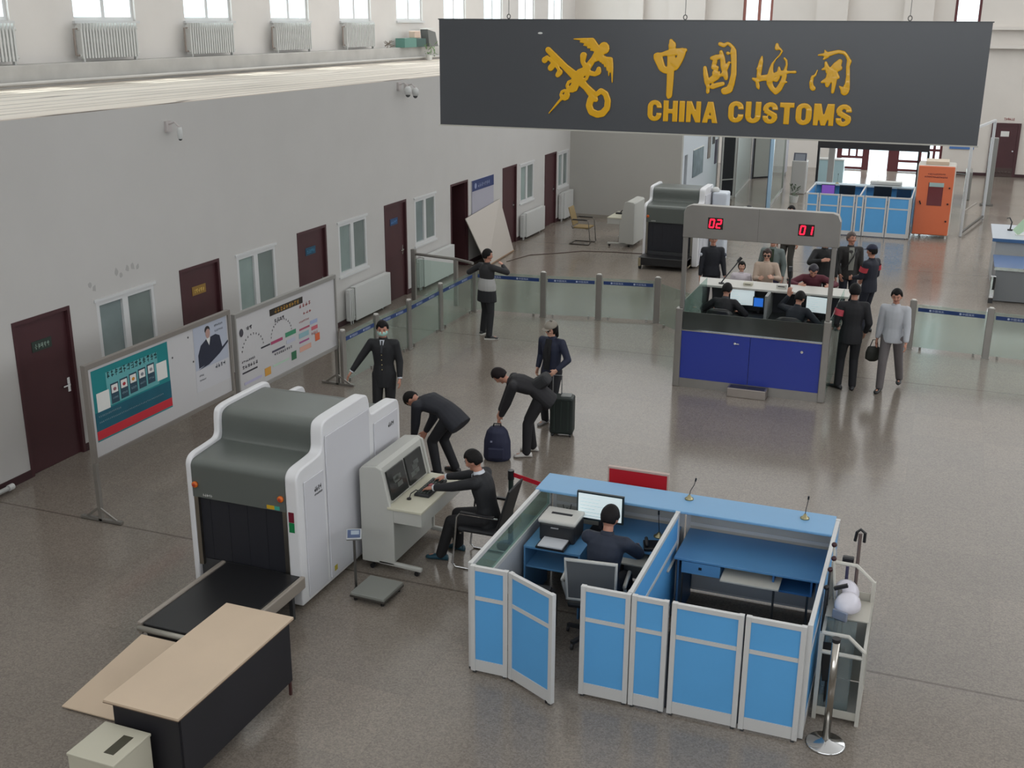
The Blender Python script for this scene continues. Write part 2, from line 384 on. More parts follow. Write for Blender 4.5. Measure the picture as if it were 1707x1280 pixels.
def high_window(i, y):
    f = G(); w = 1.78; z0, z1 = 5.72, 8.2; x = XL-.14
    for a, b, c, d in ((0, w, 0, .07), (0, w, 2.41, 2.48), (0, .07, 0, 2.48), (w-.07, w, 0, 2.48), (w/2-.05, w/2+.05, 0, 2.48), (0, w, 1.5, 1.57)):
        f.box(x, x+.08, y+a, y+b, z0+c, z0+d)
    o = struct(f.build('window_%d' % i, UPVC), 'white framed high window %d' % i if False else None)
    G().box(x+.03, x+.04, y+.07, y+w-.07, z0+.07, z1-.07).build('pane', glass('clear_glass', '#eef4f4', .1, .01, .03), o)
    G().box(XL, XL+.06, y-.05, y+w+.05, z0-.05, z0).build('sill', UPVC, o)
for i, y in enumerate(HW): high_window(i+1, y)
def office_window(i, a, b, far):
    f = G(); z0, z1 = 1.0, 2.02; m = (a+b)/2; t = .06
    for c, d, e, h in ((a, b, z0, z0+t), (a, b, z1-t, z1), (a, a+t, z0, z1), (b-t, b, z0, z1), (m-.08, m+.04, z0, z1)): f.box(-.06, .0, c, d, e, h)
    f.box(-.02, .03, a-.04, b+.04, z0-.05, z0-.01).box(0, .02, a-.04, b+.04, z1, z1+.04)
    o = struct(f.build('window_%d' % i, UPVC))
    fm = mat('frosted_pane_%d' % (i % 3), ('#8d9c98', '#8a9895', '#7f8c8c')[i % 3], .25, var=.12, vscale=1.5)
    G().box(-.05, -.04, a+t, m-.08, z0+t, z1-t).build('pane', fm, o)
    G().box(-.04, -.03, m+.04, b-t, z0+t, z1-t).build('pane', mat('curtained_pane', '#76807d', .25, var=.15, vscale=1.2), o)
    G().box(-.2, -.06, a, b, z0, z1).build('reveal', mat('window_blind', '#9aa5a3', .6), o)
for i, (a, b) in enumerate(WINS): office_window(20+i, a, b, i > 2)
PLATE = {0: ('#2f3b35', '#9fb2a6'), 1: ('#8a6a33', '#d9b866'), 2: ('#1d4a63', '#4f8fb0'), 3: ('#24456e', '#5c8fc4'), 5: ('#47282c', '#7b5a5c'), 6: ('#47282c', '#7b5a5c')}
def pseudo(g, toP, x0, y0, w, h, n, off, seed):
    """a row of blurred, unreadable characters, as the photograph shows them"""
    R = random.Random(seed); cw = w/n
    for i in range(n):
        cx = x0+cw*i
        for _ in range(4):
            a = cx+R.uniform(.08, .3)*cw; b = cx+R.uniform(.6, .9)*cw; y = y0+R.uniform(.05, .85)*h; t = h*.13
            g.prism([toP(a, y), toP(b, y), toP(b, y+t), toP(a, y+t)], off)
        a = cx+R.uniform(.3, .7)*cw; t = cw*.13
        g.prism([toP(a, y0), toP(a+t, y0), toP(a+t, y0+h), toP(a, y0+h)], off)
def row(name, m, par, toP, x0, y0, w, h, n, off, seed):
    g = G(); pseudo(g, toP, x0, y0, w, h, n, off, seed); return g.build(name, m, par)
def office_door(i, y):
    z1 = 2.1; w = 1.03
    o = struct(G().box(-.09, -.04, y+.05, y+w-.05, 0.005, z1-.05).build('door_%d' % (i+1), MAROON))
    G().box(-.12, .012, y, y+.05, 0, z1).box(-.12, .012, y+w-.05, y+w, 0, z1).box(-.12, .012, y, y+w, z1-.05, z1).build('door_frame', MAROON, o)
    h = G().box(-.04, -.03, y+w-.16, y+w-.11, .92, 1.12); h.bar((-.015, y+w-.13, 1.02), (-.015, y+w-.26, 1.02), .02); h.cyl((-.035, y+w-.135, 1.02), (-.01, y+w-.135, 1.02), .012)
    h.build('door_handle', CHROME, o)
    if i in PLATE and i < 4:
        bg, fg = PLATE[i]
        p = G().box(-.04, -.032, y+.33, y+.68, 1.62, 1.76).build('sign_plate', mat('door_plate_%d' % i, bg, .4), o)
        q = G(); pseudo(q, lambda a, b: Vector((-.031, a, b)), y+.37, 1.65, .27, .07, 5, (.002, 0, 0), i); q.build('lettering', mat('door_plate_text_%d' % i, fg, .5), p)
for i, y in enumerate(DOORS):
    if i != 4: office_door(i, y)
# the door that stands open
y = DOORS[4]
o = struct(G().box(-1.0, -.04, y+.95, y+.99, .005, 2.05).build('door_5', MAROON))
G().box(-.12, .012, y, y+.05, 0, 2.1).box(-.12, .012, y+.98, y+1.03, 0, 2.1).box(-.12, .012, y, y+1.03, 2.05, 2.1).build('door_frame', MAROON, o)
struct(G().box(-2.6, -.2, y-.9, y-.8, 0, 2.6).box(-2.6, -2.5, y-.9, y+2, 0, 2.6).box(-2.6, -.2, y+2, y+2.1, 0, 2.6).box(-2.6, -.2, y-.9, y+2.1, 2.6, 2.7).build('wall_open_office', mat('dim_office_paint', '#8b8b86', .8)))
t = thing('storage_cabinet', 'dark cabinet inside the open office doorway', 'cabinet', (-2.2, y+.55, 0))
G().box(-.25, .25, -.6, .6, .05, 1.5).box(-.22, .22, -.57, .57, 0, .05).build('body', mat('cabinet_dark', '#2b2826', .5), t)
for k in (-1, 1): G().box(.25, .27, min(k*.02, k*.57), max(k*.02, k*.57), .1, 1.45).build('door', mat('cabinet_dark_door', '#38332f', .45), t)

# far entrance: dark red frames, glass, and one high red framed opening each side
RED = mat('dark_red_frame', '#5c2a2e', .45)
def far_window(i, x0, x1, z0, z1, vs, hs, t=.1, red=RED):
    g = G()
    for v in vs: g.box(x0+v-t/2, x0+v+t/2, YF+.05, YF+.15, z0, z1)
    for h in hs: g.box(x0, x1, YF+.05, YF+.15, z0+h-t/2, z0+h+t/2)
    o = struct(g.build('window_%d' % i, red)); G().box(x0, x1, YF+.09, YF+.1, z0, z1).build('pane', MATS['clear_glass'], o)
g = G()
for c, w_ in ((6.35, .1), (6.56, .2), (7.6, .26), (8.68, .42), (9.68, .12), (10.2, .1), (10.45, .1)): g.box(c-w_/2, c+w_/2, YF+.05, YF+.15, 0, 2.6)
for a, b, zs in ((6.6, 7.55, (.06, .5, 1.4)), (8.8, 9.7, (.06, .42, 1.4)), (9.7, 10.5, (.06, .42, .9)), (6.3, 10.5, (2.1, 2.55))):
    for z in zs: g.box(a, b, YF+.06, YF+.14, z-.05, z+.05)
g.box(6.9, 6.98, YF+.07, YF+.13, .5, 1.4).box(7.2, 7.28, YF+.07, YF+.13, .5, 1.4)
o = struct(g.build('window_40', RED)); G().box(6.3, 10.5, YF+.09, YF+.1, 0, 2.6).build('pane', MATS['clear_glass'], o)
far_window(41, 2.25, 3.45, 5.5, 8.6, (.05, .65, 1.15), (.05, 1.5, 3.05), .12, mat('pink_red_frame', '#8f5b52', .5))
far_window(42, 10.35, 11.3, 5.5, 8.6, (.05, .9), (.05, 1.5, 3.05), .1)
# brown door in the far wall
o = struct(G().box(12.3, 13.15, YF-.05, YF-.01, .35, 1.98).build('door_8', MAROON))
G().box(12.2, 12.3, YF-.07, YF, 0, 2.06).box(13.15, 13.25, YF-.07, YF, 0, 2.06).box(12.2, 13.25, YF-.07, YF, 1.98, 2.06).build('door_frame', MAROON, o)
g = G().box(12.3, 13.15, YF-.055, YF-.01, 0.01, .35)
for k in range(6): g.lathe((12.4+k*.13, YF-.06, .18), [(.035, -.012), (.05, 0), (.035, .012)], 10, 'y')
g.build('kick_panel', mat('brown_ornament', '#4a3b38', .5), o)
G().box(12.55, 12.85, YF-.06, YF-.05, 1.55, 1.75).build('notice', mat('paper', '#d6d6d2', .7), o)
G().cyl((13.05, YF-.1, 1.0), (13.05, YF-.04, 1.0), .03).build('door_handle', CHROME, o)
q = G(); pseudo(q, lambda a, b: Vector((a, YF-.005, b)), 12.6, 2.16, .38, .1, 6, (0, -.004, 0), 5); q.build('lettering', mat('red_lettering', '#8c3a3e', .6), o)

g = G(False); R = random.Random(4)
for y, z in ((12.05, 2.28), (12.12, 2.22), (12.6, 2.36), (12.68, 2.3), (12.83, 2.36), (12.95, 2.37), (13.05, 2.34)):
    n = 7; g.prism([(.001, y+R.uniform(.02, .05)*math.cos(2*PI*k/n), z+R.uniform(.03, .07)*math.sin(2*PI*k/n)) for k in range(n)], (.001, 0, 0))
g.build('scuff_marks', mat('scuff_grey', '#a7a5a2', .8), bpy.data.objects['wall_left'])
# ================================================================== furniture near the camera
BLUE = mat('sky_blue_panel', '#5ba6e0', .5, var=.04, vscale=1.5)
BLUED = mat('blue_desk_laminate', '#5588b4', .4, var=.04, vscale=2)
BLUET = mat('light_blue_counter', '#79a9d1', .4)
ALU = mat('pale_aluminium_frame', '#cfcfce', .4, .1)
CLEARG = glass('greenish_glass', '#c9dcd6', .1, .02, .12)
GREY = mat('grey_enamel', '#a9aaa6', .45)
PAPER = mat('paper', '#d6d6d2', .7)

# ---- blue cubicle ------------------------------------------------
def cub_panel(x0, x1, y, label, z1=1.1, group='blue partition panels of the near cubicle', col=BLUE, top=.78, th=.045, angle=0, hinge=True, base=0.0):
    t = thing('partition_panel', label, 'partition', (x0, y, base), angle, group)
    w = x1-x0; f = .045
    e = .004; G().box(f, w-f, -th/2+e, th/2-e, z1-f, z1-e).box(0, f, -th/2, th/2, .02, z1).box(w-f, w, -th/2, th/2, .02, z1).box(f, w-f, -th/2+e, th/2-e, .02+e, .14).box(f, w-f, -th/2+e, th/2-e, top-.02, top+.02).build('frame', ALU, t)
    G().box(f, w-f, -th/2+.012, th/2-.012, .14, top-.02).build('lower_panel', col, t)
    G().box(f, w-f, -th/2+.012, th/2-.012, top+.02, z1-f).build('upper_panel', col, t)
    for a in (.02, w-.05): G().box(a, a+.03, -.02, .02, 0, .02).build('foot', DGREY, t)
    return t
PG = 'blue partition panels of the near cubicle'
cub_panel(7.22, 7.585, 8.44, 'narrow blue partition panel at the left corner of the near cubicle')
d = cub_panel(7.60, 8.17, 8.44, 'blue cubicle door panel standing open towards the camera', angle=-math.radians(27))
d['category'] = 'door'
G().cyl((.5, 0, -.0), (.5, 0, .03), .02).build('castor', BLACK, d)
for a in (.3, .82): G().box(-.012, .0, -.02, .02, a, a+.06).build('hinge', STEELD, d)
cub_panel(8.27, 8.72, 8.44, 'blue partition panel just right of the open cubicle door')
cub_panel(8.73, 9.05, 8.44, 'narrow blue partition panel in front of the cubicle divider')
cub_panel(9.08, 9.69, 8.44, 'widest blue front panel of the near cubicle')
cub_panel(9.705, 10.2, 8.44, 'blue front panel at the right corner of the near cubicle')
t = thing('partition_panel', 'glazed side partition at the left of the near cubicle', 'partition', (7.2, 8.47, 0), PI/2, PG)
w = 2.22
G().box(.045, w-.045, -.019, .019, 1.055, 1.097).box(0, .045, -.022, .022, .02, 1.1).box(w-.045, w, -.022, .022, .02, 1.1).box(.045, w-.045, -.019, .019, .024, .14).box(.045, w-.045, -.019, .019, .75, .79).build('frame', ALU, t)
G().box(.045, w-.045, -.012, .012, .14, .75).build('lower_panel', mat('pale_blue_grey_panel', '#b3b9c0', .5), t)
G().box(.045, w-.045, -.006, .006, .79, 1.055).build('glass_pane', CLEARG, t)
for a in (0, w-.05): G().box(a, a+.03, -.02, .02, 0, .02).build('foot', DGREY, t)
t = cub_panel(0, 2.22, 0, 'blue side partition at the right of the near cubicle', angle=PI/2); t.location = (10.22, 8.47, 0)
t = cub_panel(0, 1.82, 0, 'blue divider between the two cubicle desks', angle=PI/2); t.location = (8.70, 8.47, 0)
t = cub_panel(7.22, 8.68, 10.74, 'back partition panel behind the staffed cubicle desk', z1=1.07, col=mat('pale_partition', '#b9b6ae', .5))
t = cub_panel(8.70, 10.2, 10.74, 'back partition panel behind the empty cubicle desk', z1=1.07, col=MATS['pale_partition'])
t = thing('counter_top', 'long light blue counter shelf along the back of the near cubicle', 'counter', (7.17, 10.28, 1.075))
G().box(0, 3.03, 0, .46, 0, .03).build('shelf', BLUET, t, bevel=.008)
for a in (.06, 1.2, 2.9): G().box(a, a+.03, .28, .44, -.06, 0).build('bracket', ALU, t)
def gooseneck(x, y, z, label, lean, s=1.0, group=None):
    t = thing('gooseneck_microphone', label, 'microphone', (x, y, z), 0, group)
    G().lathe((0, 0, 0), [(.045*s, 0), (.045*s, .012), (.02*s, .028), (.012*s, .05)], 16).build('base', mat('brass_grey', '#a39a78', .3, .8), t, smooth=True)
    a, b = lean
    G().tube([(0, 0, .045), (.01*a, 0, .10), (.04*a, .01*b, .16*s), (.05*a, .02*b, .2*s)], .004, 6).build('neck', BLACK, t)
    G().cyl((.05*a, .02*b, .2*s), (.055*a, .02*b, .235*s), .009).build('capsule', BLACK, t)
    return t
gooseneck(8.74, 10.6, 1.105, 'gooseneck microphone on the counter above the cubicle divider', (1, 1))
gooseneck(9.91, 10.56, 1.105, 'gooseneck microphone near the right end of the blue counter', (.3, 1))

def desk(x0, x1, label, drawer_left):
    t = thing('office_desk', label, 'desk', (x0, 9.96, 0)); w = x1-x0; D = .72
    G().box(0, w, 0, D, .725, .75).build('desktop', BLUED, t, bevel=.004)
    for a in (.03, w-.05): G().box(a, a+.02, .03, D-.03, 0, .725).build('side_panel', mat('blue_side_panel', '#3a5d80', .5), t)
    G().box(.06, w-.06, D-.06, D-.04, .1, .72).build('modesty_panel', mat('dim_grey_panel', '#a3a5a7', .5), t)
    a = .08
    dr = G().box(a, a+.38, .0, .5, .60, .72).build('drawer', BLUED, t)
    G().box(a+.17, a+.2, -.008, 0, .655, .68).build('lock', BLACK, dr)
    kt = G().box(w*.34, w*.34+.56, -.12, .25, .63, .65).build('keyboard_tray', mat('pale_tray', '#b5b3aa', .5), t, bevel=.004)
    r = G().box(w-.46, w-.08, .02, .4, .56, .58).box(w-.46, w-.44, .02, .4, .58, .725).box(w-.10, w-.08, .02, .4, .58, .725).build('cubby_shelf', mat('deep_blue_shelf', '#2c5d8f', .5), t)
    for a, b in ((.08, .725), (w-.44, .56), (w-.12, .56)): G().cyl((a, .05, 0), (a, .05, b), .011, n=8).build('leg', STEELD, t)
    return t
desk(8.75, 10.17, 'empty blue desk in the right half of the cubicle', True)
desk(7.92, 8.66, 'blue desk where the cubicle officer sits', True)
t = thing('printer_stand', 'blue stand with open shelf under the printer', 'stand', (7.26, 9.7, 0))
G().box(0, .6, 0, .72, .70, .725).box(0.02, .6, 0.02, .7, .48, .5).box(.58, .6, 0, .7, 0, .7).box(0, .02, 0, .7, 0, .7).build('body', BLUED, t, bevel=.003)
t = thing('laser_printer', 'black and white laser printer beside the cubicle monitor', 'printer', (7.36, 9.86, .725))
G().box(0, .38, .02, .34, 0, .2).build('body', mat('printer_black', '#26272a', .45), t, bevel=.02)
G().box(-.01, .39, .0, .35, .2, .245).build('top_cover', mat('printer_white', '#c8c6c0', .4), t, bevel=.018, )
G().box(.08, .3, .17, .21, .243, .249).build('output_slot', BLACK, t)
G().box(.13, .21, .005, .018, .155, .165).build('name_badge', mat('silver_badge', '#9b9ca0', .3), t)
G().box(.04, .34, -.2, .04, .015, .035).build('paper_tray', BLACK, t)
G().box(.06, .32, -.19, .06, .036, .05).build('paper_stack', mat('white_paper', '#d0d2d8', .7), t)
def monitor(x, y, z, rz, w, h, label, scr, group=None, lines=True):
    t = thing('monitor', label, 'monitor', (x, y, z), rz, group)
    # screen looks towards local -Y
    G().box(-w/2, w/2, 0, .035, .12, .12+h).build('bezel', mat('monitor_black', '#1d2a2e', .4), t, bevel=.004)
    s = G().box(-w/2+.018, w/2-.018, -.003, 0, .145, .12+h-.018).build('screen', scr, t)
    if lines:
        g = G(); R = random.Random(int(x*100))
        for k in range(6): g.box(-w/2+.04, -w/2+.04+R.uniform(.1, w*.6), -.005, -.003, .17+k*h*.12, .174+k*h*.12)
        g.build('screen_text', mat('screen_text', '#8fa3a8', .5, emit=.5), s)
    G().box(-.02, .02, .035, .06, .02, .3).build('stand', BLACK, t)
    G().box(-.11, .11, -.04, .13, 0, .015).build('base', BLACK, t, bevel=.005)
    return t
SCRW = mat('white_screen', '#c9d6d8', .3, emit=.55)
monitor(7.9, 10.22, .75, 0, .5, .31, 'monitor with a white page in front of the cubicle officer', SCRW)
def keyboard(x, y, z, rz, label, m=BLACKR, group=None):
    t = thing('keyboard', label, 'keyboard', (x, y, z), rz, group)
    G().box(-.22, .22, -.07, .07, 0, .018).build('case', m, t, bevel=.005)
    g = G()
    for r in range(5):
        for c in range(14): g.box(-.205+c*.029, -.205+c*.029+.024, -.06+r*.024, -.06+r*.024+.019, .018, .024)
    g.build('keys', mat('key_grey', '#2e3034', .5), t)
    return t
keyboard(7.98, 10.12, .75, 0, 'black keyboard below the cubicle monitor')
t = thing('telephone', 'black desk telephone at the right of the seated cubicle officer', 'telephone', (8.5, 10.08, .75), .3)
G().box(-.09, .09, -.1, .1, 0, .04).build('body', BLACK, t, bevel=.01)
G().tube([(-.06, -.09, .06), (-.06, 0, .075), (-.06, .09, .06)], .018, 8).build('handset', BLACKR, t, smooth=True)
gooseneck(8.5, 10.35, .75, 'thin gooseneck microphone on the cubicle officer\'s desk', (-.3, .5), 1.2)
t = thing('paper_stack', 'small pile of papers at the desk edge by the printer', 'paper', (7.98, 10.0, .60))
for k in range(3): G().box(-.06+.004*k, .08, -.05, .05-.003*k, .05+.012*k, .06+.012*k).build('sheet', PAPER, t)
t.location.z = .70
t = thing('pen_holder', 'teal pen cup beside the printer', 'cup', (7.45, 10.45, .75))
G().lathe((0, 0, 0), [(.04, 0), (.045, .12), (.04, .12), (.036, .01)], 14).build('cup', mat('teal_cup', '#3a6a74', .4), t, smooth=True)
for k, (a, b) in enumerate(((.02, .03), (-.03, .01), (.01, -.03))): G().cyl((a*.3, b*.3, .02), (a*1.6, b*1.6, .2), .004, n=6).build('pen', (BLACK, STEELD, BLACK)[k], t)
t.location.z = .727; t.location.x = 7.5; t.location.y = 10.36
t = thing('black_bag', 'black travel bag standing under the printer stand', 'bag', (7.52, 9.22, 0), .1); t.scale = (1.15, 1.1, 1.15)
G().box(-.2, .2, -.26, .2, 0, .42).build('body', mat('black_nylon', '#16171a', .6, bump=.3, bscale=20), t, bevel=.07, )
G().box(-.16, .16, -.2, .12, .42, .45).build('flap', mat('black_nylon_shine', '#27282b', .4), t, bevel=.02)
G().tube([(-.1, -.05, .44), (-.07, -.05, .5), (.07, -.05, .5), (.1, -.05, .44)], .012, 8).build('handle', BLACK, t)

# mesh back office chair in the cubicle
def office_chair(x, y, rz, label, fr, seatm, meshm):
    t = thing('office_chair', label, 'chair', (x, y, 0), rz)      # faces +Y
    G().box(-.24, .24, -.22, .24, .43, .5).build('seat', seatm, t, bevel=.03)
    b = G().tube([(-.23, -.26, .56), (-.24, -.33, 1.0), (.24, -.33, 1.0), (.23, -.26, .56)], .02, 8, True).build('back_frame', fr, t, smooth=True)
    G().prism([(-.22, -.265, .57), (.22, -.265, .57), (.23, -.335, .99), (-.23, -.335, .99)], (0, .012, 0)).build('mesh_back', meshm, t)
    for s in (-1, 1): G().tube([(s*.25, -.1, .47), (s*.3, -.08, .6), (s*.3, -.16, .69), (s*.3, .16, .69)], .02, 8).build('armrest', fr, t, smooth=True)
    G().cyl((0, 0, .1), (0, 0, .44), .03).build('gas_lift', BLACK, t)
    for k in range(5):
        a = 2*PI*k/5+.3; G().bar((0, 0, .1), (.3*math.cos(a), .3*math.sin(a), .07), .04, .03).cyl((.3*math.cos(a)-.01, .3*math.sin(a), .03), (.3*math.cos(a)+.015, .3*math.sin(a), .03), .03).build('leg', DGREY, t)
    return t
MESHG = glass('grey_mesh', '#6d6f70', .0, .4, .6)
office_chair(8.12, 9.40, .12, 'white framed mesh back office chair under the cubicle officer', mat('white_plastic', '#b9b8b3', .45), BLACKR, mat('grey_mesh_fabric', '#5c5e5f', .7))

# ---- red notice board behind the cubicle, belt stanchion ----------
t = thing('red_sign_board', 'red sign board standing behind the blue cubicle counter', 'sign', (8.1, 10.98, 0))
G().box(-.32, .32, -.02, .02, .35, 1.17).build('panel', mat('red_panel', '#b01224', .45), t)
G().box(-.335, .335, -.025, .025, 1.17, 1.19).box(-.335, -.32, -.025, .025, .33, 1.17).box(.32, .335, -.025, .025, .33, 1.17).box(-.32, .32, -.025, .025, .33, .35).build('frame', mat('pale_red_frame', '#b8a39a', .4), t)
for s in (-1, 1): G().bar((s*.25, 0, .35), (s*.25, 0, .02), .025).bar((s*.25, -.12, .012), (s*.25, .16, .012), .03).build('leg', STEELD, t)
t = thing('belt_stanchion', 'black belt stanchion with a red belt beside the blue cubicle', 'stanchion', (6.62, 11.0, 0))
G().lathe((0, 0, 0), [(.16, 0), (.16, .015), (.05, .03), (.03, .05)], 20).build('base', BLACK, t, smooth=True)
G().cyl((0, 0, .03), (0, 0, .93), .03).build('post', mat('dark_green_post', '#20302c', .4), t)
G().cyl((0, 0, .84), (0, 0, .95), .037).build('head', BLACK, t)
G().bar((.03, 0, .9), (.585, -.27, .93), .006, .05).build('red_belt', mat('red_belt', '#c2182e', .6), t)

# ---- white trolley rack with helmets and poles --------------------
WR = mat('white_rack_tube', '#c4c1b8', .45)
t = thing('equipment_rack', 'white tube framed rack of guard equipment beside the cubicle', 'rack', (10.29, 8.86, 0))
def rackside(x):
    g = G(); t_ = .034; g.bar((x, 0, 0), (x, 0, .84 if x == 0 else .72), t_); g.bar((x, .62, 0), (x, .62, 1.22 if x == 0 else 1.08), t_); g.bar((x, 0, .70), (x, .62, .86), .028); g.bar((x, 0, .03), (x, .62, .03), .028); return g
rackside(0).build('side_frame', WR, t); rackside(.36).build('side_frame', WR, t)
G().tube([(0, 0, .84), (.22, 0, .84), (.36, 0, .72), (.36, 0, .66), (0, 0, .66)], .019, 8).build('front_rail', WR, t)
G().tube([(0, .62, 1.21), (.2, .62, 1.21), (.36, .62, 1.07), (.36, .62, .9)], .019, 8).build('back_rail', WR, t)
G().box(0, .36, .64, .645, .05, .95).build('back_sheet', mat('white_sheet', '#bdb9ae', .5), t)
G().box(.0, .36, -.0, .62, .04, .05).build('bottom_shelf', mat('white_sheet', '#bdb9ae', .5), t)
G().box(.0, .36, .24, .62, .87, .88).build('middle_shelf', mat('white_sheet', '#bdb9ae', .5), t)
G().box(.36, .365, .0, .62, .05, .7).build('side_sheet', mat('grey_sheet', '#a5a4a6', .5), t)
G().box(0, .36, -.004, 0.004, .05, .12).build('kick_plate', MATS['white_sheet'], t)
HELM = mat('white_helmet', '#d4d1da', .3)
def helmet(x, y, z, rz, label):
    t = thing('riot_helmet', label, 'helmet', (x, y, z), rz, 'white helmets on the rack')
    G().ell((0, 0, .09), (.11, .13, .12), fn=lambda d: 1 if d.z > -.5 else .75).build('shell', HELM, t, smooth=True)
    G().box(-.07, .07, -.14, -.115, .0, .09).build('visor', glass('visor', '#aab0c0', .1, .05, .5), t, bevel=.01)
    G().box(-.05, .05, -.13, -.11, -.005, .02).build('chin_strap', BLACK, t)
helmet(10.43, 9.40, .88, .3, 'upper white riot helmet on the rack, further from the camera')
helmet(10.46, 9.17, .88, -.4, 'lower white riot helmet on the rack, nearer the camera')
def baton(x, y, z, tx, ty, L, label, m, head):
    t = thing('pole_tool', label, 'pole', (x, y, z), 0, None)
    e = Vector((tx, ty, L)); G().cyl((0, 0, 0), e, .011, n=8).build('shaft', m, t)
    G().ell(e, .024).build('knob', head, t, smooth=True)
DR = mat('dark_red_knob', '#38161c', .4)
baton(10.325, 9.43, .882, -.045, .04, .50, 'thin white baton with a dark red knob, tallest in the rack', WR, DR)
baton(10.345, 9.33, .882, -.05, .03, .42, 'thin white baton with a dark red knob, second from the back', WR, DR)
baton(10.27, 9.2, .04, -.0, .22, 1.12, 'dark baton with a red knob leaning to the cubicle side', DGREY, DR)
baton(10.265, 9.06, .04, -.0, .2, 1.02, 'shortest baton with a black knob at the rack\'s cubicle side', DGREY, BLACK)
t = thing('catch_pole', 'grey pole with a black hooked head leaning behind the rack', 'pole', (10.5, 9.56, 0))
G().cyl((0, 0, 0), (-.02, .15, 1.42), .016, n=10).build('shaft', mat('grey_brown_pole', '#6d5f5c', .4, .3), t)
G().tube([(-.06, .15, 1.34), (-.05, .15, 1.43), (-.02, .15, 1.46), (.02, .15, 1.43), (.02, .15, 1.34)], .014, 8).build('hook', BLACK, t)
t = thing('catch_pole', 'shorter violet grey pole with a black clamp behind the rack', 'pole', (10.42, 9.58, 0))
G().cyl((0, 0, 0), (-.02, .12, 1.12), .015, n=10).build('shaft', mat('violet_pole', '#46425c', .4), t)
G().box(-.07, .03, .09, .15, 1.1, 1.18).build('clamp', BLACK, t, bevel=.01)
t = thing('walking_pole', 'grey fork pole with black grips standing inside the rack front', 'pole', (10.38, 9.0, .05))
G().cyl((0, 0, 0), (.0, .25, 1.02), .02, n=10).build('shaft', mat('grey_pole', '#77756f', .4, .4), t)
G().cyl((0, .2, .82), (0, .23, .93), .03, n=10).build('grip', BLACK, t); G().bar((-.05, .25, 1.02), (.06, .25, 1.07), .03).build('handle', BLACK, t)
t = thing('dark_shovel', 'black bladed spade standing on the rack\'s bottom shelf', 'shovel', (10.36, 8.98, .05))
G().prism([(-.04, 0, .25), (.04, 0, .25), (.07, .02, .5), (.07, .02, .62), (-.07, .02, .62), (-.07, .02, .5)], (0, .01, 0)).build('blade', BLACK, t); G().cyl((0, 0, .0), (0, 0, .26), .012).build('shaft', BLACK, t)
t = thing('bound_bundle', 'pale bundle in a dark strap at the foot of the rack', 'bundle', (10.34, 8.95, .05))
G().box(-.035, .045, -.03, .04, .08, .17).build('body', PAPER, t, bevel=.01); G().box(-.04, .05, -.035, .045, .0, .08).build('strap', BLACK, t)
t.location = (10.335, 9.2, .05)
t = thing('riot_shield', 'clear curved riot shield standing inside the rack front', 'shield', (10.43, 8.95, .05))
rs = []
for k in range(9):
    a = -.9+1.8*k/8; rs.append((.16*math.sin(a), -.05*math.cos(a)+.05))
g = G()
g.rings([[Vector((x, y+.25*z, z)) for x, y in rs] + [Vector((x*.97, y+.25*z+.004, z)) for x, y in rs[::-1]] for z in (.0, .45, .78)])
g.build('shield_pane', glass('shield_plastic', '#d3dcdc', .2, .05, .18), t, smooth='auto')
G().box(-.05, .05, .17, .2, .48, .52).build('grip', BLACK, t)
def stanchion(x, y, label, h=.98):
    t = thing('chrome_stanchion', label, 'stanchion', (x, y, 0))
    G().lathe((0, 0, 0), [(.165, 0), (.165, .012), (.155, .022), (.05, .04), (.03, .06)], 28).build('base', CHROME, t, smooth=True)
    G().cyl((0, 0, .04), (0, 0, h), .032, n=18).build('post', mat('polished_post', '#a8a39b', .18, 1.0), t, smooth=True)
    G().cyl((0, 0, h), (0, 0, h+.03), .036, n=18).build('cap', BLACK, t)
    return t
stanchion(10.43, 8.5, 'chrome stanchion with a round base in front of the equipment rack')

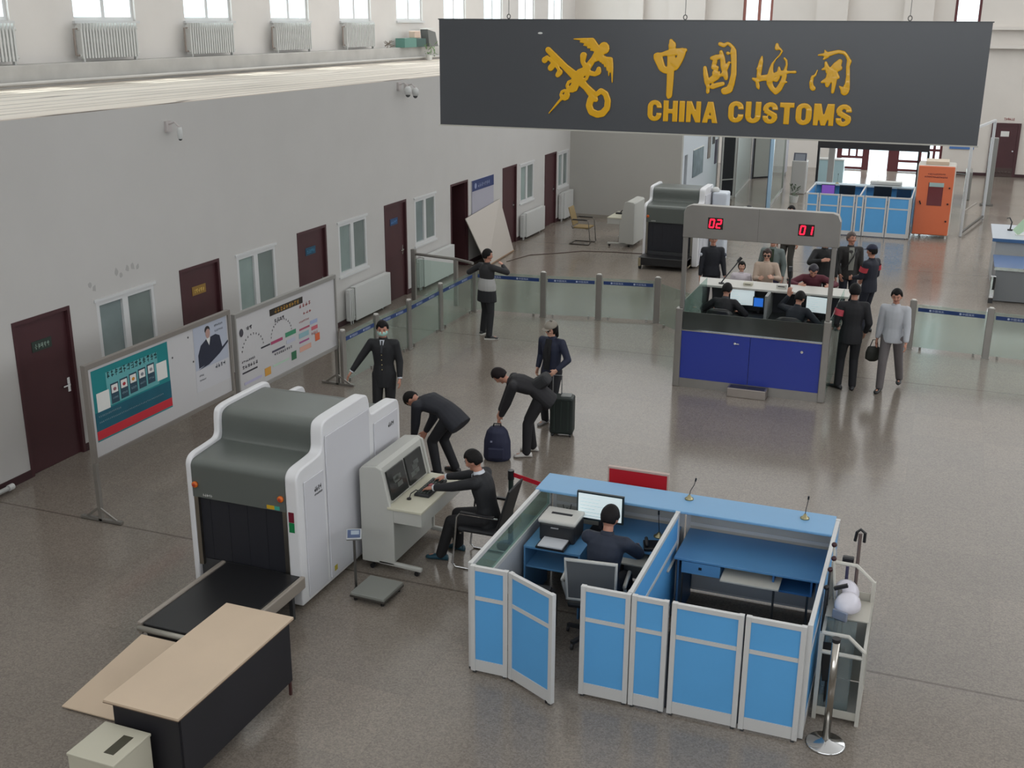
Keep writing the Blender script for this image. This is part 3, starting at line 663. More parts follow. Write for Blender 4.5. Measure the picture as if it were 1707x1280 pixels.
# ---- X-ray machine -------------------------------------------------
XW = mat('xray_white', '#dcdcde', .4)
XG = mat('xray_grey_green', '#5f6460', .3, .1)
XGT = mat('xray_top_grey', '#85888a', .4, .1)
CURT = mat('lead_curtain', '#1e1f26', .6)
ORANGE = mat('orange_knob', '#d2691e', .4)
def xray(loc, label, rz=0, full=True, w=1.32):
    t = thing('xray_scanner', label, 'scanner', loc, rz)
    # local: x 0..w, front face y=0, extends +Y
    def side(x0, x1, nm):
        # profile in (y, z)
        P = [(0, .05), (0, 1.36), (.0, 1.46), (.06, 1.52), (.14, 1.535), (.24, 1.54), (.40, 1.55), (.48, 1.56), (.515, 1.6), (.52, 1.68), (.525, 1.78), (.55, 1.86), (.64, 1.885), (.8, 1.89), (1.3, 1.89), (1.4, 1.89), (1.5, 1.88), (1.55, 1.8), (1.56, 1.66), (1.6, 1.62), (1.7, 1.62), (2.12, 1.62), (2.24, 1.6), (2.28, 1.5), (2.28, 1.3), (2.28, .05)]
        G().prism([(x0, a, b) for a, b in [P[0]]+smoothed(P[1:-1])+[P[-1]]], (x1-x0, 0, 0)).build(nm, XW, t, smooth='auto', bevel=.018, seg=3)
    side(0, .07, 'side_panel'); side(w-.14, w, 'side_panel')
    # outer recessed covers on the right side
    if full:
        for a, b, c, e in ((.12, .5, 1.38, .015), (.56, 1.5, 1.72, .02), (1.62, 2.2, 1.5, .015)): G().box(w, w+e, a, b, .1, c).build('access_cover', mat('xray_cover', '#cbcbd0', .45), t, bevel=.012, seg=3)
        p = G(); pseudo(p, lambda a, b: Vector((w+.016, a, b)), .3, 1.2, .14, .055, 4, (.002, 0, 0), 3); pseudo(p, lambda a, b: Vector((w+.016, a, b)), .3, 1.16, .16, .022, 8, (.002, 0, 0), 4)
        p.build('maker_lettering', DGREY, t)
        p = G(); pseudo(p, lambda a, b: Vector((w+.016, a, b)), 1.95, 1.34, .14, .055, 4, (.002, 0, 0), 3); p.build('maker_lettering', DGREY, t)
        G().box(w, w+.022, .62, .68, .16, .22).build('warning_label', mat('yellow_label', '#b0a032', .5), t)
    x0, x1 = .07, w-.14
    # grey canopy: front hood, step and hump
    C = [(.0, 1.08), (.0, 1.3), (.0, 1.38), (.0, 1.44), (.04, 1.48), (.12, 1.49), (.18, 1.495), (.24, 1.5), (.44, 1.515), (.49, 1.52), (.55, 1.525), (.57, 1.58), (.575, 1.64), (.58, 1.74), (.6, 1.81), (.68, 1.84), (.76, 1.845), (.86, 1.845), (1.28, 1.845), (1.38, 1.845), (1.46, 1.83), (1.52, 1.7), (1.55, 1.57), (1.65, 1.56), (2.1, 1.55), (2.2, 1.52), (2.24, 1.4), (2.24, 1.2), (2.24, 1.08)]
    G().prism([(x0, a, b) for a, b in [C[0]]+smoothed(C[1:-1])+[C[-1]]], (x1-x0, 0, 0)).build('canopy', XG, t, smooth='auto')
    G().lathe(((x0+x1)/2+.05, 1.05, 1.83), [(.05, 0), (.05, .004), (.04, .006)], 16).build('round_badge', mat('badge_red', '#5f4a46', .4), t)
    for a in (x0, x1-.05): G().box(a, a+.05, .01, .06, .3, 1.08).build('tunnel_post', STEEL, t)
    g = G(); n = 9; ww = (x1-x0-.1)/n
    for k in range(n): g.box(x0+.05+k*ww, x0+.05+(k+1)*ww+.002, .05+.004*(k % 2), .057+.004*(k % 2), .37, 1.09)
    g.build('lead_curtain', CURT, t)
    G().box(x0+.0, x1, .07, 2.2, .36, 1.2).build('tunnel_body', BLACK, t)
    for x in (x0+.04, x1-.05): 
        b = G().lathe((x, -.0, 1.22), [(.034, .0), (.034, -.02), (.02, -.028)], 16, 'y').build('stop_button', ORANGE, t, smooth=True)
        G().lathe((x, -.028, 1.22), [(.018, 0), (.012, -.012)], 12, 'y').build('push_cap', mat('stop_red', '#a8351c', .4), b)
    G().box(x1-.22, x1-.13, -.004, 0, 1.09, 1.13).build('yellow_sticker', mat('yellow_sticker', '#c9a21e', .5), t)
    G().box(x1-.13, x1-.07, -.004, 0, 1.09, 1.13).build('green_sticker', mat('teal_sticker', '#3ba08d', .5), t)
    G().box(w-.11, w-.05, -.006, 0, .98, 1.09).build('red_sticker', mat('maroon_sticker', '#6d1028', .5), t)
    G().box(w-.11, w-.05, -.006, 0, .87, .975).build('green_sticker', mat('green_sticker', '#0e7a44', .5), t)
    q = G(); pseudo(q, lambda a, b: Vector((a, -.004, b)), x0+.12, 1.1, .12, .03, 5, (0, .003, 0), 8); q.build('maker_lettering', PAPER, t)
    # base and castors
    G().box(.06, w-.1, .05, 2.24, .06, .36).build('chassis', DGREY, t)
    for a in (.18, w-.25):
        for b in (.25, 2.05): G().cyl((a-.02, b, .035), (a+.02, b, .035), .035).build('castor', BLACK, t)
    return t
XR1 = xray((3.86, 8.83, 0), 'large white and grey luggage X-ray scanner beside the operator console')
# infeed conveyor in front of it
t = thing('roller_conveyor', 'black belt conveyor leading into the near X-ray scanner', 'conveyor', (4.28, 7.42, 0))
G().box(.06, .94, .03, 1.38, .36, .40).build('belt', mat('belt_black', '#1c1c1e', .35), t, bevel=.012)
for a in (0, .95): G().box(a, a+.05, .02, 1.38, .28, .41).build('side_rail', mat('rail_grey_beige', '#a39a90', .4, .3), t, bevel=.012)
G().box(.05, .95, .08, 1.36, .26, .35).build('conveyor_bed', BLACK, t)
G().cyl((.03, .0, .36), (.97, .0, .36), .028, n=14).build('end_roller', mat('pale_roller', '#b4b0a6', .35, .5), t, smooth=True)
G().box(.1, .9, .06, .1, .1, .3).build('crossbar', BLACK, t)
for a in (.06, .94):
    for b in (.12, 1.2): G().bar((a, b, 0), (a, b, .29), .04).build('leg', DGREY, t)
t.location = (4.23, 7.44, 0)
# plywood ramp sheet from the roller down to the floor
PLY = mat('pale_plywood', '#cbb69e', .55, var=.05, vscale=1.5)
t = thing('ramp_sheet', 'pale board sloping from the conveyor roller to the floor', 'ramp', (0, 0, 0))
G().prism([(4.10, 6.56, .012), (4.62, 6.56, .012), (5.12, 6.6, .012), (5.12, 7.36, .345), (4.36, 7.36, .345)], (0, 0, .012)).build('board', PLY, t)
# long table with dark fabric sides
t = thing('inspection_table', 'long pale topped table with dark sides at the lower left', 'table', (5.2, 5.9, 0))
G().box(0, .7, 0, 1.64, .74, .765).build('table_top', PLY, t, bevel=.003)
G().box(-.002, .702, -.002, 1.642, .738, .745).build('edge_band', mat('brown_edge', '#74604f', .5), t)
DK = mat('dark_fabric_panel', '#201f24', .6, var=.1, vscale=1.5)
G().box(.66, .675, .06, 1.6, .14, .74).build('side_panel', DK, t)
G().box(.05, .66, .045, .06, .14, .74).build('end_panel', DK, t)
G().box(.05, .065, .06, 1.6, .14, .74).build('side_panel', DK, t)
for a in (.07, .66):
    for b in (.08, 1.58): G().bar((a, b, 0), (a, b, .74), .022).build('leg', mat('dark_red_leg', '#4c2c2c', .4), t)
# white slotted box
t = thing('slotted_box', 'cream box with a dark slot in its lid beside the pale table', 'box', (5.23, 5.45, 0))
CREAM = mat('cream_laminate', '#bfbba9', .5)
G().box(0, .42, 0, .42, 0, .57).build('body', CREAM, t, bevel=.006)
G().box(-.006, .426, -.006, .426, .57, .595).build('lid', CREAM, t, bevel=.006)
G().box(.25, .34, .1, .33, .594, .5965).build('slot', mat('slot_dark', '#3f3d2e', .6), t)

# ---- operator console ----------------------------------------------
def console(loc, rz, label, screens=True):
    """desk side towards local +X, length along Y (0..1.05)"""
    t = thing('operator_console', label, 'console', loc, rz); L_ = 1.06
    m = mat('console_beige_grey', '#b7b7b1', .45); ml = mat('console_desk_cream', '#c6c3b0', .45)
    P = [(0, .08), (0, 1.16), (.03, 1.2), (.2, 1.22), (.27, 1.19), (.36, .77), (.4, .77), (.4, .08)]
    for y in (0, L_-.04): G().prism([(a, y, b) for a, b in P], (0, .04, 0)).build('end_panel', m, t, bevel=.01)
    G().prism([(a, .04, b) for a, b in P[:4]+[(.245, 1.19), (.33, .8), (.33, .08)]], (0, L_-.08, 0)).build('cabinet_body', m, t)
    hx = .12
    G().box(.33, .74, -.01, L_+.01, .745, .775).build('desktop', ml, t, bevel=.006)
    G().box(.402, .70, .002, .03, .60, .745).box(.402, .70, L_-.03, L_-.002, .60, .745).box(.70, .735, .0, L_, .60, .745).build('apron', m, t)
    G().box(.36, .38, .03, L_-.03, .1, .62).build('modesty_panel', m, t)
    for y in (.0, L_-.05): 
        G().bar((.2, y+.025, .1), (.72, y+.025, .075), .05, .05).build('foot', m, t, bevel=.015)
        for x in (.12, .66): G().cyl((x, y+.005, .028), (x, y+.045, .028), .028).build('castor', BLACK, t)
    # two screens in the slope (slope from (.245,1.19) to (.33,.8))
    if screens:
        A = Vector((.262, 0, 1.13)); B = Vector((.335, 0, .81)); n = Vector((B.z-A.z, 0, -(B.x-A.x))).normalized()*-1
        for i, (a, b) in enumerate(((.1, .49), (.54, .94))):
            q = [A+Vector((0, a, 0)), B+Vector((0, a, 0)), B+Vector((0, b, 0)), A+Vector((0, b, 0))]
            f = G().prism(q, n*.02).build('screen', mat('dark_screen', '#2a2c2b', .2), t)
            g = G(); R = random.Random(i)
            for k in range(4):
                u0 = R.uniform(.1, .5); v0 = R.uniform(.15, .7); C = A.lerp(B, v0)+Vector((0, a+(b-a)*u0, 0))+n*.0205; D_ = A.lerp(B, v0+.16)+Vector((0, a+(b-a)*(u0+.3), 0))+n*.0205
                g.prism([C, Vector((D_.x, C.y, D_.z)), D_, Vector((C.x, D_.y, C.z))], n*.001)
            g.build('luggage_image', mat('dim_luggage_image', '#4e524e', .3, emit=.1), f)
    return t
console((5.27, 9.93, 0), 0, 'grey X-ray operator console where the officer is typing')
t = thing('control_keypad', 'long black control keypad on the console desk', 'keyboard', (5.84, 10.56, .775), 0)
G().box(-.1, .08, -.26, .24, 0, .03).build('case', BLACKR, t, bevel=.008)
g = G()
for a in range(4):
    for b in range(9): g.box(-.08+a*.036, -.055+a*.036, -.22+b*.05, -.185+b*.05, .03, .038)
g.build('keys', mat('keypad_keys', '#3d4440', .5), t)
G().box(-.04, .0, -.02, .05, .03, .042).build('red_keys', mat('red_keys', '#8c2f38', .5), t)
t = thing('desk_microphone', 'small black bent microphone on the console desk', 'microphone', (5.73, 10.2, .775))
G().cyl((0, 0, 0), (0, 0, .015), .025).build('base', BLACK, t); G().tube([(0, 0, .01), (0, .05, .05), (0.02, .14, .06), (.03, .18, .03)], .006, 6).build('neck', BLACK, t)
# ---- platform scale -------------------------------------------------
t = thing('platform_scale', 'grey platform scale with a tilted display between scanner and console', 'scale', (5.52, 9.2, 0), -.04)
G().box(0, .4, 0, .42, .06, .10).build('platform', mat('scale_grey', '#8d8f89', .45, .2), t, bevel=.008)
G().box(-.005, .405, -.005, .425, .045, .07).build('tray_rim', STEELD, t, bevel=.004)
for a in (.04, .36):
    for b in (.04, .38): G().cyl((a, b, 0), (a, b, .05), .02).build('foot', BLACK, t)
G().cyl((-.05, .2, .03), (-.05, .2, .6), .014).box(-.06, .0, .18, .22, .03, .05).build('column', STEELD, t)
M = Matrix.Translation((-.05, .2, .66)) @ Matrix.Rotation(.5, 4, 'Z') @ Matrix.Rotation(.7, 4, 'X')
h = G().box(-.08, .08, -.06, .06, -.02, .02, M).build('indicator', mat('indicator_silver', '#a9acae', .35, .3), t, bevel=.006)
G().box(-.065, .065, -.045, .045, .021, .024, M).build('display', mat('display_blue', '#48587a', .3), h)
G().box(-.03, .055, -.01, .035, .0242, .0255, M).build('lcd', mat('lcd_grey', '#9aa6b2', .3), h)
# ---- visitor chair under the console operator -------------------------
def cantilever(x, y, rz, label, seatm, frm, arm):
    t = thing('cantilever_chair', label, 'chair', (x, y, 0), rz)      # faces +Y
    G().box(-.23, .23, -.2, .25, .43, .48).build('seat', seatm, t, bevel=.02)
    G().prism([(-.22, -.22, .5), (.22, -.22, .5), (.21, -.36, .98), (-.21, -.36, .98)], (0, .025, .006)).build('backrest', seatm, t, bevel=.01)
    for s in (-1, 1):
        G().tube([(s*.26, -.28, .012), (s*.26, .26, .012), (s*.26, .3, .05), (s*.26, .24, .62), (s*.26, .2, .665), (s*.26, -.24, .665)], .012, 8).build('frame', frm, t, smooth=True)
        G().bar((s*.26, -.2, .68), (s*.26, .2, .68), .045, .02).build('armrest', arm, t, bevel=.006)
    G().tube([(-.26, -.28, .012), (.26, -.28, .012)], .012, 8).bar((-.26, -.2, .43), (.26, -.2, .43), .02).bar((-.26, .2, .43), (.26, .2, .43), .02).bar((-.24, -.24, .5), (-.24, -.2, .43), .02).bar((.24, -.24, .5), (.24, -.2, .43), .02).build('crossbar', frm, t)
    return t
cantilever(6.5, 10.55, PI/2, 'black chair with chrome sled legs under the console officer', BLACKR, CHROME, BLACK)

t = thing('floor_sheet', 'thin dark sheet on the floor inside the empty half of the near cubicle', 'mat', (8.78, 8.52, 0))
G().box(0, 1.36, 0, 1.9, .002, .012).build('sheet', mat('dark_floor_sheet', '#27272a', .8), t)  # thin dark sheet gives this part of the floor a darker tone
# ================================================================== people
SKIN = mat('skin', '#b98570', .55, var=.05, vscale=30)
SKINP = mat('skin_pale', '#c59883', .55)
HAIR = mat('black_hair', '#100d0d', .65, bump=.4, bscale=70, spec=.25)
EYE = mat('dark_eye', '#241a17', .3)
LIP = mat('lips', '#93534c', .5)
def remesh(g, name, m, parent, vox=.011, smooth=3):
    bm = g.bm; me = bpy.data.meshes.new('tmp'); bmesh.ops.recalc_face_normals(bm, faces=bm.faces[:]); bm.to_mesh(me); bm.free()
    o = bpy.data.objects.new('tmp', me); COL.objects.link(o)
    r = o.modifiers.new('r', 'REMESH'); r.mode = 'VOXEL'; r.voxel_size = vox; r.use_smooth_shade = True
    if smooth:
        s = o.modifiers.new('s', 'SMOOTH'); s.factor = .5; s.iterations = smooth
    dg = bpy.context.evaluated_depsgraph_get(); m2 = bpy.data.meshes.new_from_object(o.evaluated_get(dg))
    bpy.data.objects.remove(o); bpy.data.meshes.remove(me)
    m2.materials.clear(); m2.materials.append(m); m2.name = name
    for p in m2.polygons: p.use_smooth = True
    q = bpy.data.objects.new(name, m2); COL.objects.link(q); q.parent = parent
    return q
def cap(g, a, ra, b, rb, n=12):
    a, b = Vector(a), Vector(b); d = b-a
    if d.length < 1e-5: g.ell(a, ra); return
    d, u, v = frame_of(d); rs = []
    L_ = (b-a).length
    for t in (-1, -.7, -.3, 0): rs.append((a+d*ra*t, ra*math.sqrt(max(0.0004, 1-t*t))))
    for t in (.33, .66): rs.append((a.lerp(b, t), ra+(rb-ra)*t))
    for t in (0, .3, .7, 1): rs.append((b+d*rb*t, rb*math.sqrt(max(.0004, 1-t*t))))
    g.rings([[c+(u*math.cos(2*PI*k/n)+v*math.sin(2*PI*k/n))*r for k in range(n)] for c, r in rs])
def loft(g, L_, n=16):
    g.rings([[c+(u*math.cos(2*PI*k/n)*ru+v*math.sin(2*PI*k/n)*rv) for k in range(n)] for c, u, v, ru, rv in L_])
def ik(a, b, l1, l2, hint):
    a, b = Vector(a), Vector(b); d = b-a; L_ = d.length; mx = (l1+l2)*.999
    if L_ > mx: b = a+d*(mx/L_); d = b-a; L_ = mx
    x = (l1*l1-l2*l2+L_*L_)/(2*L_); h = math.sqrt(max(0, l1*l1-x*x)); dn = d.normalized()
    p = Vector(hint); p = p-dn*p.dot(dn); p = p.normalized() if p.length > 1e-5 else frame_of(dn)[1]
    return a+dn*x+p*h, b
def hand(g, w, d, palm, side, curl=.35, s=1.0, spread=.13):
    """w wrist, d direction of hand, palm normal, side: +1 right hand"""
    d = Vector(d).normalized(); palm = Vector(palm); palm = (palm-d*palm.dot(d)).normalized(); lat = d.cross(palm)*side
    # lat points to the thumb side
    w = Vector(w)
    for k in range(4):
        o = (k-1.5)*.021*s
        cap(g, w+d*.01*s-lat*o*.7, .015*s, w+d*.085*s-lat*o, .013*s, 8)
    for k, fl in enumerate((.068, .078, .072, .055)):
        o = (1.5-k)*.0215*s; b = w+d*.088*s+lat*o; dd = (d+lat*(1.5-k)*spread*.5).normalized(); pr = b
        for j, (f, rr) in enumerate(((.45, .0095), (.32, .0088), (.23, .0078))):
            a = curl*(j+.5); v = (dd*math.cos(a)+palm*math.sin(a)); e = pr+v*fl*f*s; cap(g, pr, rr*s, e, rr*.93*s, 8); pr = e
    b = w+d*.025*s+lat*.03*s; e1 = b+(d*.7+lat*.65+palm*.3).normalized()*.038*s; e2 = e1+(d*.9+lat*.15+palm*.4).normalized()*.03*s
    cap(g, b, .013*s, e1, .0105*s, 8); cap(g, e1, .0105*s, e2, .009*s, 8)

def person(label, loc, rz, pose=None, top='#1c1d21', bottom='#19191c', shoe='#17171a', skin=None, s=1.0, hair='short', vox=.012, group=None, top_len=.08,
           sleeve=True, extras=None, fat=1.0, toprough=.75, collar=None, hairm=None, name='person', soft=.02, sole=None, top_bump=.0):
    P = dict(pelvis=(0, 0, .93), lean=0, bend=0, side=0, twist=0, neck=0, look=0, lh=None, rh=None, lf=(-.11, .0, 0), rf=(.11, 0, 0), lt=.12, rt=-.12,
             lk=(0, 1, 0), rk=(0, 1, 0), le=(-.4, -1, 0), re=(.4, -1, 0), tilt=0, palm=None, curl=.35, lheel=0, rheel=0)
    P.update(pose or {})
    S = s; t = thing(name, label, 'person', loc, rz, group); skin = skin or SKIN
    V = Vector; pel = V(P['pelvis']); pel.z *= 1 if pose and 'pelvis' in pose else S
    # spine: lower segment leans by 'lean', upper by 'lean'+'bend' (degrees, forward)
    def rot(a, sd=0):
        a = math.radians(a); sd = math.radians(sd); return V((math.sin(sd), math.sin(a)*math.cos(sd), math.cos(a)*math.cos(sd)))
    up1 = rot(P['lean'], P['side']); up2 = rot(P['lean']+P['bend'], P['side'])
    tw = math.radians(P['twist']); right0 = V((1, 0, 0)); right1 = V((math.cos(tw), math.sin(tw), 0)); right1 = (right1-up2*right1.dot(up2)).normalized()
    f1 = up1.cross(right0).normalized(); f2 = up2.cross(right1).normalized()
    waist = pel+up1*.14*S; chest = waist+up1*.06*S+up2*.13*S; neckb = chest+up2*.18*S
    shR = chest+up2*.125*S+right1*.175*S*fat; shL = chest+up2*.125*S-right1*.175*S*fat
    hipR = pel+V((.09*S, 0, -.02*S)); hipL = pel+V((-.09*S, 0, -.02*S))
    def foot(k):
        f = V(P[k+'f']); yaw = P[k+'t']; toe = V((math.sin(-yaw), math.cos(-yaw), 0)); ank = f+V((0, 0, (.075+P[k+'heel'])*S)); return f, toe, ank
    J = {}
    for k, hip in (('l', hipL), ('r', hipR)):
        f, toe, ank = foot(k); kn, ank = ik(hip, ank, .43*S, .42*S, P[k+'k']); J[k] = (hip, kn, ank, toe, f)
    A = {}
    for k, sh, sg in (('l', shL, -1), ('r', shR, 1)):
        tgt = P[k+'h']
        tgt = V(tgt) if tgt is not None else sh+V((sg*.07*S, .05*S, -.50*S))
        el, wr = ik(sh, tgt, .285*S, .245*S, P[k+'e']); A[k] = (sh, el, wr, sg)
    na = P['lean']+P['bend']+P['neck']; hup = rot(na, P['side']+P['tilt']); yaw = math.radians(P['look'])
    nk = neckb+(up2*.5+hup*.5).normalized()*.045*S; hc = nk+hup*.115*S
    hr = V((math.cos(yaw), math.sin(yaw), 0)); hr = (right1*math.cos(yaw)+f2*math.sin(yaw)); hr = (hr-hup*hr.dot(hup)).normalized(); hf = hup.cross(hr).normalized()
    HM = Matrix((hr, hf, hup)).transposed()
    # --- body (one continuous surface)
    g = G()
    def torso(g, e, lo=True, hem=0.0):
        R = [(pel-up1*(.07+hem)*S, right0, f1, .13, .095), (pel, right0, f1, .155*fat, .11), (waist, right0, f1, .128*fat, .095), (waist.lerp(chest, .5), right1, f2, .138*fat, .1),
             (chest, right1, f2, .152*fat, .108), (chest+up2*.09*S, right1, f2, .155*fat, .1), (chest+up2*.14*S, right1, f2, .12, .078), (neckb, right1, f2, .062, .058)]
        if hem: R[0] = (pel-up1*(.04+hem)*S, right0, f1, .155*fat, .115)
        loft(g, [(c, u, v, ru*S+e, rv*S+e) for c, u, v, ru, rv in R])
        cap(g, shL-right1*-.035*S-up2*.01*S, .054*S+e, shR-right1*.035*S-up2*.01*S, .054*S+e)
    torso(g, 0)
    cap(g, neckb-up2*.02, .052*S, nk+hup*.03*S, .05*S)
    def jaw(d): 
        k = 1.0
        if d.z < -.2: k *= 1-.28*(-d.z-.2)*(1 if d.y > -.2 else .5)
        return k
    g.ell(hc, (.074*S, .092*S, .112*S), HM, 16, 12, jaw)
    H = lambda x, y, z: hc+HM @ V((x*S, y*S, z*S))
    cap(g, H(0, .05, -.07), .035*S, H(0, .068, -.085), .022*S)
    cap(g, H(0, .088, .01), .009*S, H(0, .104, -.022), .013*S, 8)
    for q in (-1, 1):
        g.ell(H(q*.076, -.005, -.005), (.012*S, .022*S, .032*S), HM, 8, 6)
        g.ell(H(q*.035, .075, -.02), (.022*S, .018*S, .02*S), HM, 8, 6)
    for k in 'lr':
        sh, el, wr, sg = A[k]; cap(g, sh, .052*S, el, .04*S); cap(g, el, .04*S, wr, .027*S)
        d = (wr-el).normalized(); pn = P['palm'] or (-sg*.9, .1, -.2)
        hd = P.get(k+'d'); hd = V(hd) if hd else d
        hand(g, wr, hd, P.get(k+'p') or pn, sg, P['curl'], S)
        hip, kn, ank, toe, f = J[k]; cap(g, hip, .082*S, kn, .055*S); cap(g, kn, .055*S, ank, .038*S)
        cap(g, ank-toe*.02*S+V((0, 0, -.03*S)), .034*S, ank+toe*.13*S+V((0, 0, -.045*S)), .026*S)
    remesh(g, 'body', skin, t, min(vox, .009), 2)
    # face details
    for q in (-1, 1):
        G().ell(H(q*.031, .0835, .012), (.0125*S, .006*S, .006*S), HM, 8, 6).build('eye', EYE, t, smooth=True)
        G().ell(H(q*.032, .083, .032), (.018*S, .005*S, .004*S), HM, 8, 6).build('eyebrow', HAIR, t, smooth=True)
    G().ell(H(0, .088, -.052), (.022*S, .006*S, .006*S), HM, 8, 6).build('mouth', LIP, t, smooth=True)
    hm = hairm or HAIR
    if hair:
        R = random.Random(len(label))
        def hf_(d):
            k = 1.0
            if d.y > .25 and d.z < .38+.25*(abs(d.x)): k = .8
            elif d.y > .05 and d.z < .0 and hair == 'short': k = .8
            elif d.y > -.3 and d.z < -.22 and hair == 'short': k = .78
            if d.z < -.68 and hair == 'short': k = .75
            return k*(1+R.uniform(-.012, .018))
        G().ell(H(0, -.008, .016), (.093*S, .109*S, .121*S), HM, 28, 20, hf_).build('hair', hm, t, smooth=True)
        if hair == 'long':
            g = G(); cap(g, H(0, -.07, 0), .065*S, H(0, -.085, -.16), .04*S); remesh(g, 'hair_tail', hm, t, .012, 3)
    # --- trousers
    g = G()
    if bottom:
        loft(g, [(c, right0, f1, ru*S+.012, rv*S+.012) for c, ru, rv in ((pel-up1*.09*S, .125, .1), (pel-up1*.03*S, .155*fat, .112), (pel+up1*.03*S, .152*fat, .11), (pel+up1*.1*S, .13*fat, .095))])
        for k in 'lr':
            hip, kn, ank, toe, f = J[k]; cap(g, hip, .096*S, kn, .073*S); cap(g, kn, .073*S, ank+V((0, 0, .0)), .062*S)
        o = remesh(g, 'trousers', mat('cloth_'+bottom, bottom, .8), t, vox, 4)
    # --- jacket / top
    g = G(); torso(g, .020, hem=top_len)
    for k in 'lr':
        sh, el, wr, sg = A[k]; d = (wr-el).normalized()
        cap(g, sh, .059*S+soft*.4, el, .049*S+soft*.4)
        if sleeve: cap(g, el, .049*S+soft*.4, wr-d*.03*S, .038*S+soft*.2)
    o = remesh(g, 'jacket', mat('cloth_'+top, top, toprough, bump=.25, bscale=14), t, vox, 5)
    if True:
        collar = collar or top; g = G(); n = 14
        G().rings([[c+(right1*math.cos(2*PI*k/n)*r+f2*math.sin(2*PI*k/n)*r*.95) for k in range(n)] for c, r in ((neckb-up2*.012*S, .076*S), (neckb+up2*.038*S, .060*S))], cap=False).build('collar', mat('cloth_'+collar, collar, .7), t, smooth=True)
    # --- shoes
    for k in 'lr':
        hip, kn, ank, toe, f = J[k]; sd = V((toe.y, -toe.x, 0)); g = G(); z0 = ank.z-.075*S; b = V((ank.x, ank.y, z0)); n = 12; rs = []
        for u, wd, h in ((-.085, .02, .03), (-.075, .034, .065), (-.02, .04, .09), (.05, .044, .07), (.12, .047, .052), (.165, .036, .042), (.185, .012, .03)):
            c = b+toe*u*S; rs.append([c+sd*wd*S*math.cos(2*PI*q/n)+V((0, 0, max(0.0, (h/2+h/2*math.sin(2*PI*q/n)*1.05)*S))) for q in range(n)])
        o = g.rings(rs).build('shoe', mat('leather_'+shoe, shoe, .4), t, smooth=True)
        if sole:
            g = G(); g.rings([[b+toe*(u*S)+sd*(wd*S*sg2)+V((0, 0, zz)) for (sg2, zz) in ((-1, 0.0), (1, 0.0), (1, .022), (-1, .022))] for u, wd in ((-.09, .03), (0, .043), (.1, .05), (.19, .02))]).build('sole', mat('sole_'+sole, sole, .5), o)
    ctx = dict(t=t, H=H, HM=HM, S=S, A=A, J=J, chest=chest, neckb=neckb, up2=up2, f2=f2, right1=right1, pel=pel, waist=waist, up1=up1, f1=f1)
    if extras: extras(ctx)
    return t
# ---- accessories that belong to a person -----------------------------
def x_mask(c):
    H, S = c['H'], c['S']
    G().ell(H(0, .012, -.036), (.079*S, .099*S, .062*S), c['HM'], 20, 14, lambda d: 1.0 if (d.y > .25) else .8).build('face_mask', mat('pale_green_mask', '#a7cfc6', .7), c['t'], smooth=True)
def x_cap(colr, brim=True, tall=1.0, badge=None):
    def f(c):
        H, S = c['H'], c['S']; m = mat('cap_'+colr, colr, .7, bump=.2, bscale=50)
        o = G().ell(H(0, -.005, .045), (.096*S, .112*S, .092*S*tall), c['HM'], 20, 14, lambda d: 1.0 if d.z > -.05 else .8).build('cap', m, c['t'], smooth=True)
        if brim:
            G().ell(H(0, .105, .04), (.07*S, .06*S, .008*S), c['HM'], 14, 8).build('brim', m, o, smooth=True)
    return f
def x_glasses(c):
    H, S = c['H'], c['S']
    o = G().bar(H(-.075, .07, .014), H(.075, .07, .014), .008).build('sunglasses', BLACK, c['t'])
    for q in (-1, 1): G().ell(H(q*.033, .093, .01), (.03*S, .008*S, .02*S), c['HM'], 12, 8).build('lens', BLACK, o, smooth=True)
def x_uniform(shirt='#cfd3da', tie='#23252b', buttons=4):
    def f(c):
        S = c['S']; n, u, r, fw, t = c['neckb'], c['up2'], c['right1'], c['f2'], c['t']; e = .115*S+.014
        G().prism([n+fw*.075*S-r*.035*S+u*.01*S, n+fw*.075*S+r*.035*S+u*.01*S, n-u*.16*S+fw*(e+.008)], fw*.004).build('shirt_front', mat('shirt_'+shirt, shirt, .7), t)
        G().prism([n+fw*.085*S-r*.012*S, n+fw*.085*S+r*.012*S, n-u*.17*S+fw*(e+.012)+r*.014*S, n-u*.17*S+fw*(e+.012)-r*.014*S], fw*.004).build('tie', mat('tie_'+tie, tie, .6), t)
        for k in range(buttons): G().ell(n-u*(.2+.075*k)*S+fw*(e+.014 if k < 2 else e+.008), .009*S, None, 8, 6).build('button', mat('brass_button', '#b5a778', .35, .8), t, smooth=True)
        for q in (-1, 1):
            G().bar(n-u*.045*S+r*q*.10*S+u*.02, n-u*.065*S+r*q*.185*S+u*.02, .05*S, .012).build('shoulder_board', mat('shoulder_board', '#3a2f28', .5), t)
            G().ell(n-u*.055*S+r*q*.15*S+u*.03, .01*S, None, 8, 6).build('shoulder_star', mat('brass_button', '#b5a778', .35, .8), t, smooth=True)
    return f
def x_armband(k, colr):
    def f(c):
        sh, el, wr, sg = c['A'][k]; S = c['S']; p = sh.lerp(el, .42); d, u, v = frame_of(el-sh)
        n = 16; G().rings([[q+(u*math.cos(2*PI*i/n)+v*math.sin(2*PI*i/n))*.082*S for i in range(n)] for q in (p-d*.05*S, p+d*.05*S)], cap=False).build('armband', mat('armband_'+colr, colr, .6), c['t'], smooth=True)
    return f
def x_many(*fs):
    def f(c):
        for q in fs: q(c)
    return f
def x_patch(colr, side, pos=.3):
    def f(c):
        sh, el, wr, sg = c['A'][side]; S = c['S']; p = sh.lerp(el, pos)+c['f2']*.055*S+c['right1']*sg*.055*S
        G().ell(p, (.03*S, .03*S, .035*S), None, 10, 8).build('sleeve_patch', mat('patch_'+colr, colr, .6), c['t'], smooth=True)
    return f
